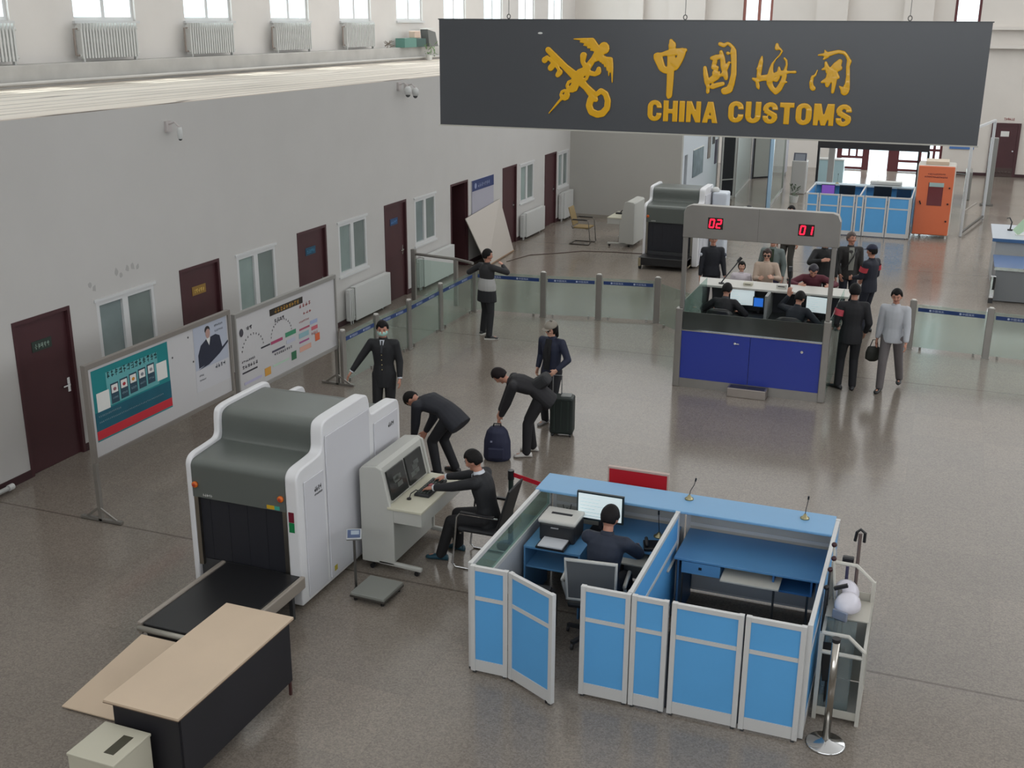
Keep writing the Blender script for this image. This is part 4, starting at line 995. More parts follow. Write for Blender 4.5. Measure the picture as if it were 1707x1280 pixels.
def x_cuffs(colr):
    def f(c):
        for k in 'lr':
            sh, el, wr, sg = c['A'][k]; d = (wr-el).normalized(); G().cyl(wr-d*.02, wr+d*.008, .036*c['S'], n=14).build('shirt_cuff', mat('shirt_'+colr, colr, .7), c['t'], smooth=True)
    return f
NAVY = '#1b1e27'; BLK = '#1c1c20'
def Rz(deg): return math.radians(deg)
# 1 officer with the green mask, pointing hand
person('masked officer in black uniform by the scanner, right arm held out', (3.55, 13.85, 0), Rz(195),
       dict(rh=(.47, .06, .93), re=(.6, -.8, -.4), lh=(-.24, .06, .86), look=8, neck=10, lf=(-.1, 0, 0), rf=(.1, .02, 0)), top='#1e1f22', bottom='#1b1b1e',
       extras=x_many(x_mask, x_uniform(), x_cuffs('#cfd3da')), top_len=.16, s=.985, vox=.01)
# 2 man at the barrier seen from behind
def x_shirt_tail(c):
    g = G(); loft(g, [(c['pel']+c['up1']*z, c['right1'], c['f2'], a, b) for z, a, b in ((.0, .2, .15), (.1, .195, .15), (.18, .17, .135), (.24, .15, .12))]); remesh(g, 'shirt', mat('pale_grey_shirt', '#a9a9a7', .8), c['t'], .012, 3)
    g = G(); loft(g, [(c['pel']+Vector((0, 0, z)), Vector((1, 0, 0)), Vector((0, 1, 0)), a, b) for z, a, b in ((-.22, .215, .16), (-.1, .205, .16), (.0, .195, .15), (.02, .18, .14))]); remesh(g, 'long_shorts', mat('cloth_#1f2024', '#1f2024', .8), c['t'], .012, 3)
person('man seen from behind in a cropped black jacket over a grey shirt by the barrier', (2.93, 19.28, 0), Rz(-22),
       dict(lh=(-.52, .12, 1.17), le=(-.3, -.6, -.3), rh=(.12, .3, 1.36), re=(1, -.2, -.5), look=-25, lf=(-.17, .06, 0), rf=(.17, -.12, 0), rt=-.9, ld=(-1, .1, -.1), neck=8),
       top='#2a2a2c', bottom='#1d1e21', shoe='#2a2a2a', sole='#c9c7c1', top_len=-.12, extras=x_shirt_tail, s=.98)
# 3 woman with the camouflage cap and suitcase
def x_inner(colr):
    def f(c):
        n, u, r, fw = c['neckb'], c['up2'], c['right1'], c['f2']
        G().prism([n+fw*.08-r*.05, n+fw*.08+r*.05, n-u*.2+fw*.155+r*.06, n-u*.45+fw*.15+r*.05, n-u*.45+fw*.15-r*.05, n-u*.2+fw*.155-r*.06], fw*.004).build('undershirt', mat('inner_'+colr, colr, .8), c['t'])
    return f
person('woman in camouflage cap and navy jacket holding a suitcase handle', (5.70, 15.05, 0), Rz(168),
       dict(lh=(-.2, .2, .94), le=(-.7, -.6, 0), rh=(.23, .02, .86), look=-18, neck=16, lf=(-.08, .02, 0), rf=(.1, 0, 0), curl=.9),
       top='#1e2439', bottom='#1d1d22', shoe='#8d8b8a', hair='long', extras=x_many(x_cap('#8d867b'), x_glasses, x_inner('#141417')), s=.94, top_len=.12, skin=SKINP)
# 4 bending man with white shoes
person('person in black with white shoes bending down to a blue backpack', (5.78, 13.80, 0), Rz(108),
       dict(pelvis=(0, -.2, .88), lean=48, bend=32, neck=-22, lh=(-.05, .40, .47), rh=(.12, .42, .49), le=(-.5, -.5, 0), re=(.5, -.5, 0), lf=(-.12, .0, 0), rf=(.12, -.08, 0), look=-15, lk=(0, 1, 0), curl=.8, palm=(0, -.3, -1)),
       top='#1d1c20', bottom='#1a191d', shoe='#c9c6c2', s=.98, hairm=mat('brown_black_hair', '#191113', .65, bump=.4, bscale=60, spec=.25), top_len=.14, fat=1.22, soft=.04)
# 5 person leaning into the scanner outlet
person('bent over person in dark jacket at the far end of the near scanner', (5.02, 12.72, 0), Rz(82),
       dict(pelvis=(0, -.1, .84), lean=52, bend=36, neck=6, lh=(-.12, .42, .46), rh=(.14, .40, .48), lf=(-.12, .05, 0), rf=(.12, -.08, 0), look=0, curl=.5),
       top='#20222a', bottom='#1c1d22', shoe='#1c1c1e', s=.98, top_len=.16, fat=1.2, soft=.04)
# 6 console officer
person('seated officer in black uniform typing at the X-ray console', (6.47, 10.55, 0), Rz(90),
       dict(pelvis=(0, -.06, .57), lean=8, bend=8, neck=12, lh=(-.14, .60, .845), rh=(.20, .60, .845), le=(-.7, -.3, -.8), re=(.7, -.3, -.8), lf=(-.14, .46, 0), rf=(.16, .38, 0), palm=(0, 0, -1), curl=.3),
       top='#1d1e22', bottom='#1b1a1d', shoe='#1f4656', extras=x_many(x_uniform(buttons=0), x_cuffs('#cfd3da')), collar='#cfd3da', s=.98, vox=.01)
# 7 cubicle officer
person('seated officer seen from behind at the blue cubicle desk', (8.17, 9.46, 0), Rz(-4),
       dict(pelvis=(0, -.02, .58), lean=6, bend=10, neck=10, lh=(-.2, .56, .80), rh=(.16, .50, .80), le=(-.8, -.3, -.6), re=(.9, -.3, -.6), lf=(-.12, .42, 0), rf=(.12, .42, 0), palm=(0, 0, -1)),
       top='#232a3a', bottom='#1b1c22', s=1.0, vox=.01, fat=1.08, soft=.03, hairm=mat('black_hair_b', '#120e0f', .65, bump=.4, bscale=60, spec=.25))
# 8, 9 booth officers
person('seated officer at the left desk of the inspection booth, back to camera', (7.36, 19.55, 0), Rz(-6),
       dict(pelvis=(0, 0, .57), lean=8, bend=12, neck=8, lh=(-.28, .33, .80), rh=(.22, .33, .80), le=(-.9, -.3, -.5), re=(.9, -.3, -.5), lf=(-.12, .4, 0), rf=(.12, .4, 0), palm=(0, 0, -1)), top='#1b1b1f', bottom='#1b1c20', s=1.0, collar='#3a3b40')
person('seated officer at the right desk of the inspection booth, left hand raised', (8.62, 19.42, 0), Rz(-14),
       dict(pelvis=(0, 0, .57), lean=10, bend=12, neck=10, lh=(-.25, .36, 1.18), rh=(.22, .34, .80), le=(-.9, .3, -.8), re=(.9, -.3, -.5), ld=(0, .1, 1), lf=(-.12, .4, 0), rf=(.12, .4, 0), palm=(0, 0, -1)), top='#1d222b', bottom='#1b1c20', s=1.0)
# 10 guard left behind the booth
person('guard in dark uniform standing left behind the booth counter', (6.58, 22.4, 0), Rz(200),
       dict(lh=(-.26, .08, .84), rh=(.24, .06, .84)), top='#1a1c24', bottom='#17181d', extras=x_many(x_cap('#1a1c24', tall=.9), x_patch('#b8bcc4', 'r'), x_patch('#4d525e', 'l')), s=1.0, top_len=.02)
# 11 girl, 12 woman
person('child in a white top standing at the booth counter', (7.33, 21.5, 0), Rz(192),
       dict(), top='#cfc6cc', bottom='#3c4452', s=.80, hair='long', skin=SKINP, shoe='#c9c6c2')
person('woman in a beige top and sunglasses at the booth counter', (7.78, 21.62, 0), Rz(185),
       dict(lh=(-.15, .3, 1.15), rh=(.1, .3, 1.12), neck=10), top='#bba695', bottom='#2c2a35', s=.955, hair='long', skin=SKINP, extras=x_glasses, hairm=mat('brown_hair', '#33201c', .5), group=None)
# 13 person behind, camo person, maroon man, dark pillar person
person('person in a grey and green jacket behind the woman in sunglasses', (7.72, 22.75, 0), Rz(175),
       dict(), top='#6f7a78', bottom='#2c2a44', s=1.0, extras=x_inner('#2e3a2a'))
person('person in dark camouflage clothes farthest behind the booth, hair showing above its header', (7.54, 26.6, 0), Rz(165), dict(), top='#4a4440', bottom='#3c3a36', s=1.0)
person('tall person in a black top standing behind the right booth post', (8.72, 22.9, 0), Rz(200), dict(rh=(.12, .3, 1.3), re=(1, 0, -.6)), top='#1b1b1c', bottom='#1c1c1f', s=1.02)
person('person in a maroon top leaning over the booth counter', (8.72, 21.0, 0), Rz(188),
       dict(pelvis=(0, -.12, .9), lean=14, bend=20, neck=8, lh=(-.3, .38, 1.22), rh=(.24, .38, 1.22), le=(-1, 0, -.3), re=(1, 0, -.3)), top='#5a2430', bottom='#26222a', s=.98, hairm=mat('greying_hair', '#2b2730', .5))
# 17 man with crossbody strap, cap officer
def x_strap(c):
    n, u, r, fw, t = c['neckb'], c['up2'], c['right1'], c['f2'], c['t']
    G().tube([n-u*.03-r*.1+fw*.07, n-u*.16+fw*.165-r*.03, n-u*.32+fw*.165+r*.06, n-u*.45+fw*.14+r*.14], .014, 6).build('shoulder_strap', BLACK, t)
person('man in an open dark jacket over a grey shirt right of the booth', (9.18, 23.3, 0), Rz(200),
       dict(lh=(-.24, .1, .84), rh=(.22, .2, .95), look=20), top='#2c2a29', bottom='#1f212c', s=1.03, fat=1.08, extras=x_many(x_inner('#8b8c84'), x_strap), hairm=mat('grey_brown_hair', '#5a4e4a', .6))
person('guard in a navy cap and uniform with a red armband right of the booth', (9.66, 22.35, 0), Rz(62),
       dict(lh=(-.12, .3, 1.05), rh=(.2, .22, .98), neck=8), top='#1b1e2b', bottom='#191c29', s=1.0, extras=x_many(x_cap('#20243a', tall=1.05), x_armband('l', '#b53a45'), x_armband('r', '#b53a45')), fat=1.1)
# 19 guard back to camera by the booth, 20 white sweater
person('guard in black with a red armband standing at the booth\'s right post', (9.66, 18.5, 0), Rz(12),
       dict(lh=(-.2, .2, 1.02), rh=(.24, .12, .95), neck=14, lf=(-.13, .02, 0), rf=(.1, 0, 0), lt=.7), top='#1c1c20', bottom='#1a1a1e', s=1.03, extras=x_armband('l', '#c24a58'), top_len=.12, fat=1.05)
person('man in a white sweater and grey trousers walking towards the camera', (10.30, 18.68, 0), Rz(172),
       dict(pelvis=(0, 0, .93), lf=(-.12, -.36, 0), rf=(.1, .12, 0), lheel=.05, lh=(-.24, .14, .88), rh=(.24, -.02, .86), lk=(0, 1, 0), neck=14, look=6), top='#b9bcc2', bottom='#6a6566', shoe='#1a1a1c', s=1.0, top_len=.06, soft=.03)
# ---- things people hold or use
t = thing('suitcase', 'dark green black trolley suitcase beside the woman in the cap', 'suitcase', (5.99, 14.72, 0), .15)
CASE = mat('suitcase_dark', '#1b2522', .5)
G().box(-.17, .17, -.12, .12, .04, .6).build('shell', CASE, t, bevel=.03, seg=3)
for k in (-.1, 0, .1): G().bar((k, -.124, .1), (k, -.124, .55), .02, .012).build('rib', mat('suitcase_rib', '#27322e', .5), t)
G().box(-.02, .13, -.06, .1, .6, .612).build('luggage_tag', mat('grey_tag', '#7e8280', .5), t)
for a in (-.13, .13):
    for b in (-.08, .08): G().cyl((a-.015, b, .022), (a+.015, b, .022), .022, n=10).build('wheel', BLACK, t)
G().tube([(-.16, .08, .6), (-.16, .08, .88), (-.03, .08, .88), (-.03, .08, .6)], .009, 6).build('pull_handle', mat('handle_grey', '#8b8d8e', .3, .8), t)
t = thing('backpack', 'dark blue backpack on the floor held by the bending person', 'backpack', (5.47, 13.46, 0), .25); t.scale = (1.13, 1.13, 1.1)
BP = mat('navy_backpack', '#232740', .7, bump=.2, bscale=25)
g = G(); loft(g, [(Vector((0, y, z)), Vector((1, 0, 0)), Vector((0, 1, 0)), a, b) for z, a, b, y in ((.0, .15, .1, 0), (.03, .17, .12, 0), (.25, .165, .12, 0), (.38, .13, .1, 0), (.44, .08, .06, 0))])
remesh(g, 'body', BP, t, .012, 3)
G().box(-.1, .1, -.145, -.1, .05, .2).build('front_pocket', BP, t, bevel=.025, seg=3)
G().tube([(-.05, 0, .42), (-.04, 0, .475), (.04, 0, .475), (.05, 0, .42)], .01, 8).build('handle', BLACK, t)
G().box(-.07, -.045, -.128, -.12, .27, .29).build('badge', mat('pale_badge', '#8b8fa6', .5), t)
t = thing('backpack', 'black backpack worn low by the bending person', 'backpack', (0, 0, 0)); 
t.location = (5.93, 13.84, 1.06); t.rotation_euler = (Rz(0), Rz(52), Rz(8))
G().box(-.07, .1, -.14, .14, -.16, .17).build('body', mat('black_pack', '#1f2023', .7), t, bevel=.06, seg=3)
G().box(.1, .11, -.02, .02, .05, .08).build('badge', mat('pale_badge', '#8b8fa6', .5), t)
t = thing('shoulder_bag', 'black flat bag carried by the man in the white sweater', 'bag', (10.02, 18.75, .62), .3)
g = G(); loft(g, [(Vector((0, 0, z)), Vector((1, 0, 0)), Vector((0, 1, 0)), a, b) for z, a, b in ((-.17, .05, .02), (-.13, .12, .05), (.0, .12, .05), (.09, .09, .03))]); remesh(g, 'body', mat('dark_olive_bag', '#20221c', .6), t, .012, 3)
G().tube([(-.06, 0, .08), (-.02, 0, .2), (.05, 0, .2), (.07, 0, .08)], .008, 6).build('handle', BLACK, t)
GLYPHS = {
 'emblem': [[(1405,904,56),(1504,817,60),(1618,717,60),(1750,610,83),(1881,494,64),(1966,411,82)],[(1393,823,32),(1506,732,32),(1568,653,33)],[(1393,813,47),(1363,787,58)],[(1464,727,56),(1439,699,58)],[(1556,657,56),(1529,622,48)],[(2021,421,46),(2065,456,50),(2121,424,54),(2151,348,59),(2144,263,59),(2091,201,64),(2028,186,64),(1953,214,64),(1924,282,64),(1940,351,64),(1976,394,73)],[(1976,377,82),(2004,353,46)],[(1426,180,9),(1551,322,23),(1625,393,33),(1715,498,46),(1823,628,55),(1894,714,64),(1955,799,54),(2017,850,99)],[(2086,938,103),(2091,926,99)],[(2017,858,81),(2061,901,63)],[(2025,884,54),(1978,949,72),(1940,1007,63),(1867,1027,27),(1721,1029,11)],[(1950,990,45),(1795,997,11)],[(1950,966,45),(1841,962,11)],[(1960,941,36),(1888,934,11)],[(1970,916,36),(1925,907,11)],[(2036,834,72),(2108,810,45),(2171,811,40),(2188,720,27),(2196,552,9)],[(2154,786,45),(2152,719,27),(2153,627,9)],[(2128,777,36),(2129,685,9)],[(2100,785,36),(2102,726,11)],[(2068,801,36),(2072,759,11)],[(2041,809,27),(2046,776,9)],[(2163,778,45),(2167,669,11)],[(1849,852,55),(1840,847,64),(1833,780,46),(1856,739,46),(1885,705,46)],[(2031,700,45),(2027,666,54),(1987,640,41),(1932,652,46),(1895,664,55)],[(1901,630,31),(1882,585,31),(1833,565,31),(1784,583,31),(1763,627,31),(1782,672,31),(1830,692,31),(1879,674,31),(1901,630,31)],[(1775,504,30),(1757,462,30),(1712,443,30),(1665,459,30),(1646,501,30),(1664,544,30),(1709,562,30),(1755,546,30),(1775,504,30)],[(1668,399,28),(1655,362,28),(1621,346,28),(1586,360,28),(1571,396,28),(1585,433,28),(1619,449,28),(1653,435,28),(1668,399,28)]],
 'zhong': [[(2868,1023,33),(2884,979,69),(2883,924,58),(2880,842,73),(2879,718,66),(2878,593,62),(2875,425,55),(2869,407,33)],[(2700,859,44),(2776,874,37),(2849,893,51),(2942,911,51),(3036,923,36)],[(2723,846,81),(2751,784,73),(2776,729,66),(2814,702,59),(2872,704,66)],[(3000,905,72),(2982,836,65),(2949,781,73),(2921,746,80)],[(2900,890,44),(2972,898,43)]],
 'guo': [[(3423,995,35),(3467,979,35),(3507,1003,25),(3536,987,28),(3574,954,28),(3575,927,52),(3583,860,52),(3592,779,46),(3595,677,49),(3578,568,53),(3554,506,64),(3505,491,64),(3490,497,43)],[(3269,739,32),(3280,671,43),(3299,589,46),(3316,534,32),(3316,475,32)],[(3341,842,35),(3390,850,50),(3439,864,35)],[(3439,911,32),(3461,844,42),(3473,763,49),(3500,675,49),(3514,628,35)],[(3535,798,25),(3510,743,35),(3479,675,42),(3452,654,21)],[(3378,809,43),(3361,741,36),(3404,741,35),(3379,680,43)],[(3432,694,18),(3403,646,64),(3355,610,57),(3313,589,43)],[(3367,535,46),(3423,554,43),(3482,569,35)],[(3514,899,29),(3518,896,29)]],
 'hai': [[(4047,995,29),(4050,960,43),(4086,950,18),(4106,926,16),(4084,884,14),(4044,841,11),(4012,791,22),(4002,734,36),(4000,663,58),(3994,592,51),(4024,536,44),(4071,494,44),(4104,531,51),(4136,595,43),(4152,667,40),(4154,723,29),(4167,787,18),(4160,829,18),(4137,853,18)],[(3894,867,15),(3887,817,36),(3877,746,44),(3872,661,37)],[(3812,631,22),(3850,617,37),(3914,640,51),(3986,649,51)],[(3858,603,29),(3873,546,33),(3882,525,15)],[(3852,738,18),(3871,725,29)],[(3987,642,51),(4035,678,29),(4099,694,50),(4156,706,29),(4213,710,20),(4263,711,25)],[(4087,757,18),(4092,694,43)],[(4031,636,36),(4068,622,36),(4088,651,29)],[(4121,602,29),(4178,603,18)]],
 'guan': [[(4499,737,8),(4479,681,18),(4452,666,25),(4443,603,32),(4455,554,39),(4470,543,43)],[(4496,893,14),(4545,898,24),(4587,898,42),(4641,916,35),(4702,931,31),(4759,921,28),(4789,894,24),(4813,854,28),(4822,833,41),(4813,785,31),(4823,681,31),(4824,598,42),(4815,542,63),(4803,520,70)],[(4742,575,8),(4772,548,35),(4802,527,56)],[(4558,943,10),(4571,919,28)],[(4556,853,18),(4588,884,35)],[(4580,815,24),(4590,781,35),(4616,725,49),(4646,705,63)],[(4725,831,42),(4701,790,69),(4665,733,77),(4642,670,77),(4619,621,56),(4615,579,35)],[(4551,745,18),(4585,760,28)],[(4732,762,42),(4698,748,42)],[(4556,612,21),(4603,634,42)],[(4688,706,42),(4720,665,31)],[(4692,664,35),(4684,594,38),(4678,510,28)]],
}
# ================================================================== hanging sign
t = thing('hanging_sign', 'huge dark grey hanging sign with yellow customs lettering and key emblem', 'sign', (4.89, 13.0, 4.55))
SIGNM = mat('charcoal_sign_face', '#45474b', .32, var=.05, vscale=.6)
G().box(0, 6.2, 0, .12, 0, 1.235).build('panel', SIGNM, t)
G().box(-.012, 6.212, -.008, .128, -.015, 0).build('lower_trim', mat('pale_trim', '#b3b0a6', .4), t)
G().box(-.012, 6.212, -.004, .128, 1.235, 1.247).build('upper_trim', mat('dark_trim', '#3c3f42', .4), t)
YEL = mat('yellow_acrylic', '#dba516', .22)
for k, nm in (('emblem', 'key_and_winged_staff_emblem'), ('zhong', 'calligraphy_character'), ('guo', 'calligraphy_character'), ('hai', 'calligraphy_character'), ('guan', 'calligraphy_character')):
    g = G()
    for st in GLYPHS[k]:
        n = len(st)
        for i in range(n-1):
            (x0, y0, w0), (x1, y1, w1) = st[i], st[i+1]; d = math.hypot(x1-x0, y1-y0) or 1; nx, ny = -(y1-y0)/d, (x1-x0)/d
            q = lambda a, b: Vector((a/1000, 0, b/1000))
            w0 *= 1.28; w1 *= 1.28
            try: g.prism([q(x0+nx*w0/2, y0+ny*w0/2), q(x0-nx*w0/2, y0-ny*w0/2), q(x1-nx*w1/2, y1-ny*w1/2), q(x1+nx*w1/2, y1+ny*w1/2)], (0, -.02, 0))
            except ValueError: pass
        for x, y, w in st:
            if w > 5: g.prism([Vector(((x+w*.62*math.cos(2*PI*j/12))/1000, 0, (y+w*.62*math.sin(2*PI*j/12))/1000)) for j in range(12)], (0, -.02, 0))
    remesh(g, nm, YEL, t, .0055, 0)
def block_letters(word, x0, x1, z0, z1):
    # heavy condensed capitals drawn stroke by stroke on a 10 x 14 grid
    A = {'C': ('c', 10), 'H': (((0, 3.6, 0, 14), (6.4, 10, 0, 14), (3, 7, 5.4, 8.4)), 10), 'I': (((0, 3.8, 0, 14),), 3.8), 'N': ('n', 10), 'A': ('a', 10.6), 'U': ('u', 10), 'S': ('s', 9.6), 'T': (((0, 9, 10.8, 14), (2.7, 6.3, 0, 14)), 9), 'O': ('o', 10), 'M': ('m', 12.6)}
    tot = sum(A[c][1] for c in word) + 1.1*(len(word)-1); k = (x1-x0)/tot; kz = (z1-z0)/14; x = 0.0
    for c in word:
        sp, w = A[c]; g = G()
        q = lambda a, b, x=x: Vector((x0+(x+a)*k, 0, z0+b*kz))
        def poly(*pts): g.prism([q(a, b) for a, b in pts], (0, -.02, 0))
        def arc(cx, cz, rx, rz, a0, a1, t, n=8):
            for i in range(n):
                u, v = a0+(a1-a0)*i/n-.02, a0+(a1-a0)*(i+1)/n+.02
                poly((cx+rx*math.cos(u), cz+rz*math.sin(u)), (cx+rx*math.cos(v), cz+rz*math.sin(v)), (cx+(rx-t)*math.cos(v), cz+max(.4, rz-t*.85)*math.sin(v)), (cx+(rx-t)*math.cos(u), cz+max(.4, rz-t*.85)*math.sin(u)))
        if isinstance(sp, tuple):
            for a, b, d, e in sp: poly((a, d), (b, d), (b, e), (a, e))
        elif sp in 'co':
            arc(5, 9.5, 5, 4.6, 0, PI, 3.7); arc(5, 4.5, 5, 4.6, PI, 2*PI, 3.7); poly((0, 4), (3.7, 4), (3.7, 10), (0, 10))
            if sp == 'o': poly((6.3, 4), (10, 4), (10, 10), (6.3, 10))
            else: poly((6.3, 8.7), (10, 8.7), (10, 9.8), (6.3, 9.8)); poly((6.3, 4.2), (10, 4.2), (10, 5.6), (6.3, 5.6))
        elif sp == 'u': arc(5, 4.5, 5, 4.6, PI, 2*PI, 3.7); poly((0, 4), (3.7, 4), (3.7, 14), (0, 14)); poly((6.3, 4), (10, 4), (10, 14), (6.3, 14))
        elif sp == 'n': poly((0, 0), (3.3, 0), (3.3, 14), (0, 14)); poly((6.7, 0), (10, 0), (10, 14), (6.7, 14)); poly((0, 14), (3.6, 14), (10, 0), (6.6, 0))
        elif sp == 'a': poly((0, 0), (3.7, 0), (6.4, 14), (3.4, 14)); poly((6.9, 0), (10.6, 0), (7.2, 14), (4.2, 14)); poly((3, 2.6), (7.6, 2.6), (7, 5), (3.6, 5))
        elif sp == 'm': poly((0, 0), (3.1, 0), (3.1, 14), (0, 14)); poly((9.5, 0), (12.6, 0), (12.6, 14), (9.5, 14)); poly((.4, 14), (4.4, 14), (7.7, 0), (4.9, 0)); poly((8.2, 14), (12.2, 14), (7.7, 0), (4.9, 0))
        elif sp == 's':
            arc(4.8, 9.6, 4.8, 4.5, .1, PI+.3, 3.6); arc(4.8, 4.4, 4.8, 4.5, PI, 2*PI+.4, 3.6); poly((.6, 7.2), (2.6, 10), (9.2, 6.6), (7.2, 3.8)); poly((6, 9), (9.5, 9), (9.5, 10.2), (6, 10.2)); poly((.1, 4), (3.6, 4), (3.6, 5.2), (.1, 5.2))
        remesh(g, 'letter', YEL, t, .0055, 0); x += w+1.1
block_letters('CHINA', 2.63, 3.445, .135, .37); block_letters('CUSTOMS', 3.56, 4.90, .15, .385)
for x in (.88, 3.0, 5.39):
    o = G().tube([(x+.02*math.cos(2*PI*k/12), .06, 1.275+.025*math.sin(2*PI*k/12)) for k in range(12)], .006, 6, True).build('eye_bolt', STEELD, t)
    G().cyl((x, .06, 1.3), (x, .06, 4.95), .004, n=6).build('wire', STEELD, o)
G().ell((1.3, -.002, 1.09), (.03, .004, .012), None, 8, 6).build('scuff', PAPER, t)

# ================================================================== inspection booth
t = thing('inspection_booth', 'steel framed inspection booth with royal blue panel and red lane numbers', 'booth', (6.95, 17.6, 0))
w = 2.46; BS = mat('booth_steel', '#a09d98', .35, .75, var=.06, vscale=2)
for a in (0, w-.11): G().box(a, a+.11, 0, .14, 0, 1.33).build('corner_pillar', BS, t, bevel=.01)
for a in (.05, w-.1): G().box(a, a+.07, .03, .11, 1.33, 2.55).build('upper_post', BS, t, bevel=.008)
G().prism([(.05, 0, 2.5), (w, 0, 2.5), (w, 0, 2.9), (w-.04, 0, 2.99), (w-.12, 0, 3.02), (.17, 0, 3.02), (.09, 0, 2.99), (.05, 0, 2.9)], (0, .16, 0)).build('header_panel', BS, t, bevel=.008)
G().box(w/2-.002, w/2+.002, -.002, 0, 2.5, 3.02).build('header_seam', STEELD, t)
RBL = mat('royal_blue_panel', '#2e3f9e', .3)
for a, b in ((.11, w/2-.004), (w/2+.004, w-.11)): 
    q = G().box(a, b, .03, .09, .15, .96).build('blue_panel', RBL, t)
G().box(.11, w-.11, .02, .1, .0, .15).build('kick_plate', BS, t)
G().box(.11, w-.11, .02, .1, .96, .975).build('panel_trim', CHROME, t)
G().box(.11, w-.11, .055, .065, .975, 1.27).build('front_glass', glass('smoked_glass', '#59625f', .15, .02, .35), t)
G().box(.02, .03, .14, 2.35, .03, 1.35).build('side_glass', CLEARG, t); G().box(w-.03, w-.02, .14, 2.35, .03, 1.35).build('side_glass', CLEARG, t)
G().cyl((.99, .03, .83), (.99, .0, .83), .018, n=10).bar((.99, 0, .83), (1.06, 0, .83), .014).build('panel_lock', CHROME, t)
G().cyl((2.05, .03, .80), (2.05, .01, .80), .022, n=12).build('panel_lock', CHROME, t)
RLED = mat('red_led', '#ff1530', .4, emit=3.0)
def digits(s, x, z):
    o = G().box(x-.12, x+.12, -.006, 0, z-.09, z+.09).build('number_display', mat('display_black', '#240b10', .4), t)
    SEG = {'0': 'abcdef', '1': 'bc', '2': 'abged'}; g = G()
    for k, c in enumerate(s):
        cx = x-.055+.11*k; sw, sh = .032, .062; sl = .008
        P = dict(a=((-sw, sh), (sw, sh)), b=((sw, sh), (sw, 0)), c=((sw, 0), (sw, -sh)), d=((-sw, -sh), (sw, -sh)), e=((-sw, 0), (-sw, -sh)), f=((-sw, sh), (-sw, 0)), g=((-sw, 0), (sw, 0)))
        for q in SEG[c]:
            (a, b), (c2, d) = P[q]; g.bar((cx+a+b*.12, -.01, z+b), (cx+c2+d*.12, -.01, z+d), .006, .02, up=(1, 0, .01) if a == c2 else (0, 0, 1))
    g.build('lane_number', RLED, o)
digits('02', .56, 2.75); digits('01', 1.96, 2.74)
WCT = mat('white_counter', '#c9c7c0', .4)
t = thing('booth_counter', 'white topped service counter at the back of the inspection booth', 'counter', (6.72, 19.95, 0))
G().prism([(0, .62, 1.18), (.12, 0, 1.18), (2.75, 0, 1.18), (2.75, .62, 1.18)], (0, 0, .04)).build('counter_top', WCT, t, bevel=.006)
G().box(.32, 2.6, .3, .5, 0, 1.18).build('counter_front', mat('counter_dark_body', '#2a2c31', .5), t)
G().box(.34, 2.6, -.45, .3, .72, .75).build('inner_desk', mat('inner_desk_dark', '#3a3f3f', .35), t)
G().box(1.37, 1.42, -.42, .28, .75, 1.2).build('divider', mat('grey_divider', '#8b8e8c', .4), t)
for k, a in enumerate((.38, 2.5)): G().box(a, a+.05, -.4, .3, 0, .72).build('desk_leg', DGREY, t)
SCB = mat('blue_screen', '#2f6fd0', .3, emit=.6)
monitor(7.62, 20.0, .75, .1, .46, .34, 'large white monitor right of the left booth officer', SCRW)
monitor(7.92, 19.98, .75, 0, .2, .2, 'small blue screen beside the booth divider', SCB, lines=False)
monitor(8.95, 19.93, .75, -.15, .42, .32, 'white monitor right of the right booth officer', SCRW)
for x, lb in ((7.3, 'dark keyboard in front of the left booth officer'), (8.6, 'dark keyboard in front of the right booth officer')): keyboard(x, 19.72, .75, 0, lb)
t = thing('document_box', 'small white box with a dark slot on the booth counter', 'box', (8.28, 20.2, 1.22)); G().box(-.09, .09, -.06, .06, 0, .07).build('body', WCT, t); G().box(-.06, .06, -.062, -.06, .03, .045).build('slot', BLACK, t)
t = thing('document_box', 'pale box on the counter in front of the woman in beige', 'box', (7.68, 20.2, 1.22)); G().box(-.08, .08, -.06, .06, 0, .05).build('body', mat('cream_laminate', '#bfbba9'), t); G().box(-.05, .05, -.062, -.06, .02, .03).build('slot', BLACK, t)
t = thing('gooseneck_camera', 'black arm on the booth counter pointing towards the child', 'camera', (7.2, 20.15, 1.22))
G().cyl((0, 0, 0), (0, 0, .02), .05).build('base', BLACK, t); G().tube([(0, 0, .02), (.05, .03, .1), (.22, .1, .34), (.27, .12, .42)], .012, 8).build('arm', BLACK, t); G().cyl((.25, .11, .4), (.31, .14, .48), .03).build('head', BLACK, t)
t = thing('camera_post', 'black camera post on the right half of the booth counter', 'camera', (8.42, 20.12, 1.22))
G().cyl((0, 0, 0), (0, 0, .34), .022).build('post', BLACK, t); G().box(-.03, .03, -.03, .03, .34, .42).build('head', DGREY, t)
for x, y, lb in ((7.40, 19.32, 'dark rounded office chair of the left booth officer'), (8.60, 19.16, 'dark rounded office chair of the right booth officer')):
    t = thing('office_chair', lb, 'chair', (x, y, 0), 0)
    G().box(-.24, .24, -.2, .26, .42, .5).build('seat', BLACKR, t, bevel=.03)
    g = G(); rs = []
    for z, a in ((.52, .2), (.6, .24), (.85, .25), (.97, .22), (1.02, .14)): rs.append([Vector((s*a, -.25+yy-(z-.5)*.1, z)) for s, yy in ((-1, .03), (-.5, 0), (.5, 0), (1, .03), (.5, .05), (-.5, .05))])
    g.rings(rs).build('backrest', mat('dark_leather', '#2b2d2c', .3), t, smooth=True)
    G().cyl((0, 0, .1), (0, 0, .42), .03).build('gas_lift', BLACK, t)
    for k in range(5):
        a = 2*PI*k/5+.3; G().bar((0, 0, .1), (.28*math.cos(a), .28*math.sin(a), .04), .04, .03).build('leg', DGREY, t)
t = thing('steel_step', 'stainless steel step in front of the inspection booth', 'step', (7.9, 17.38, 0))
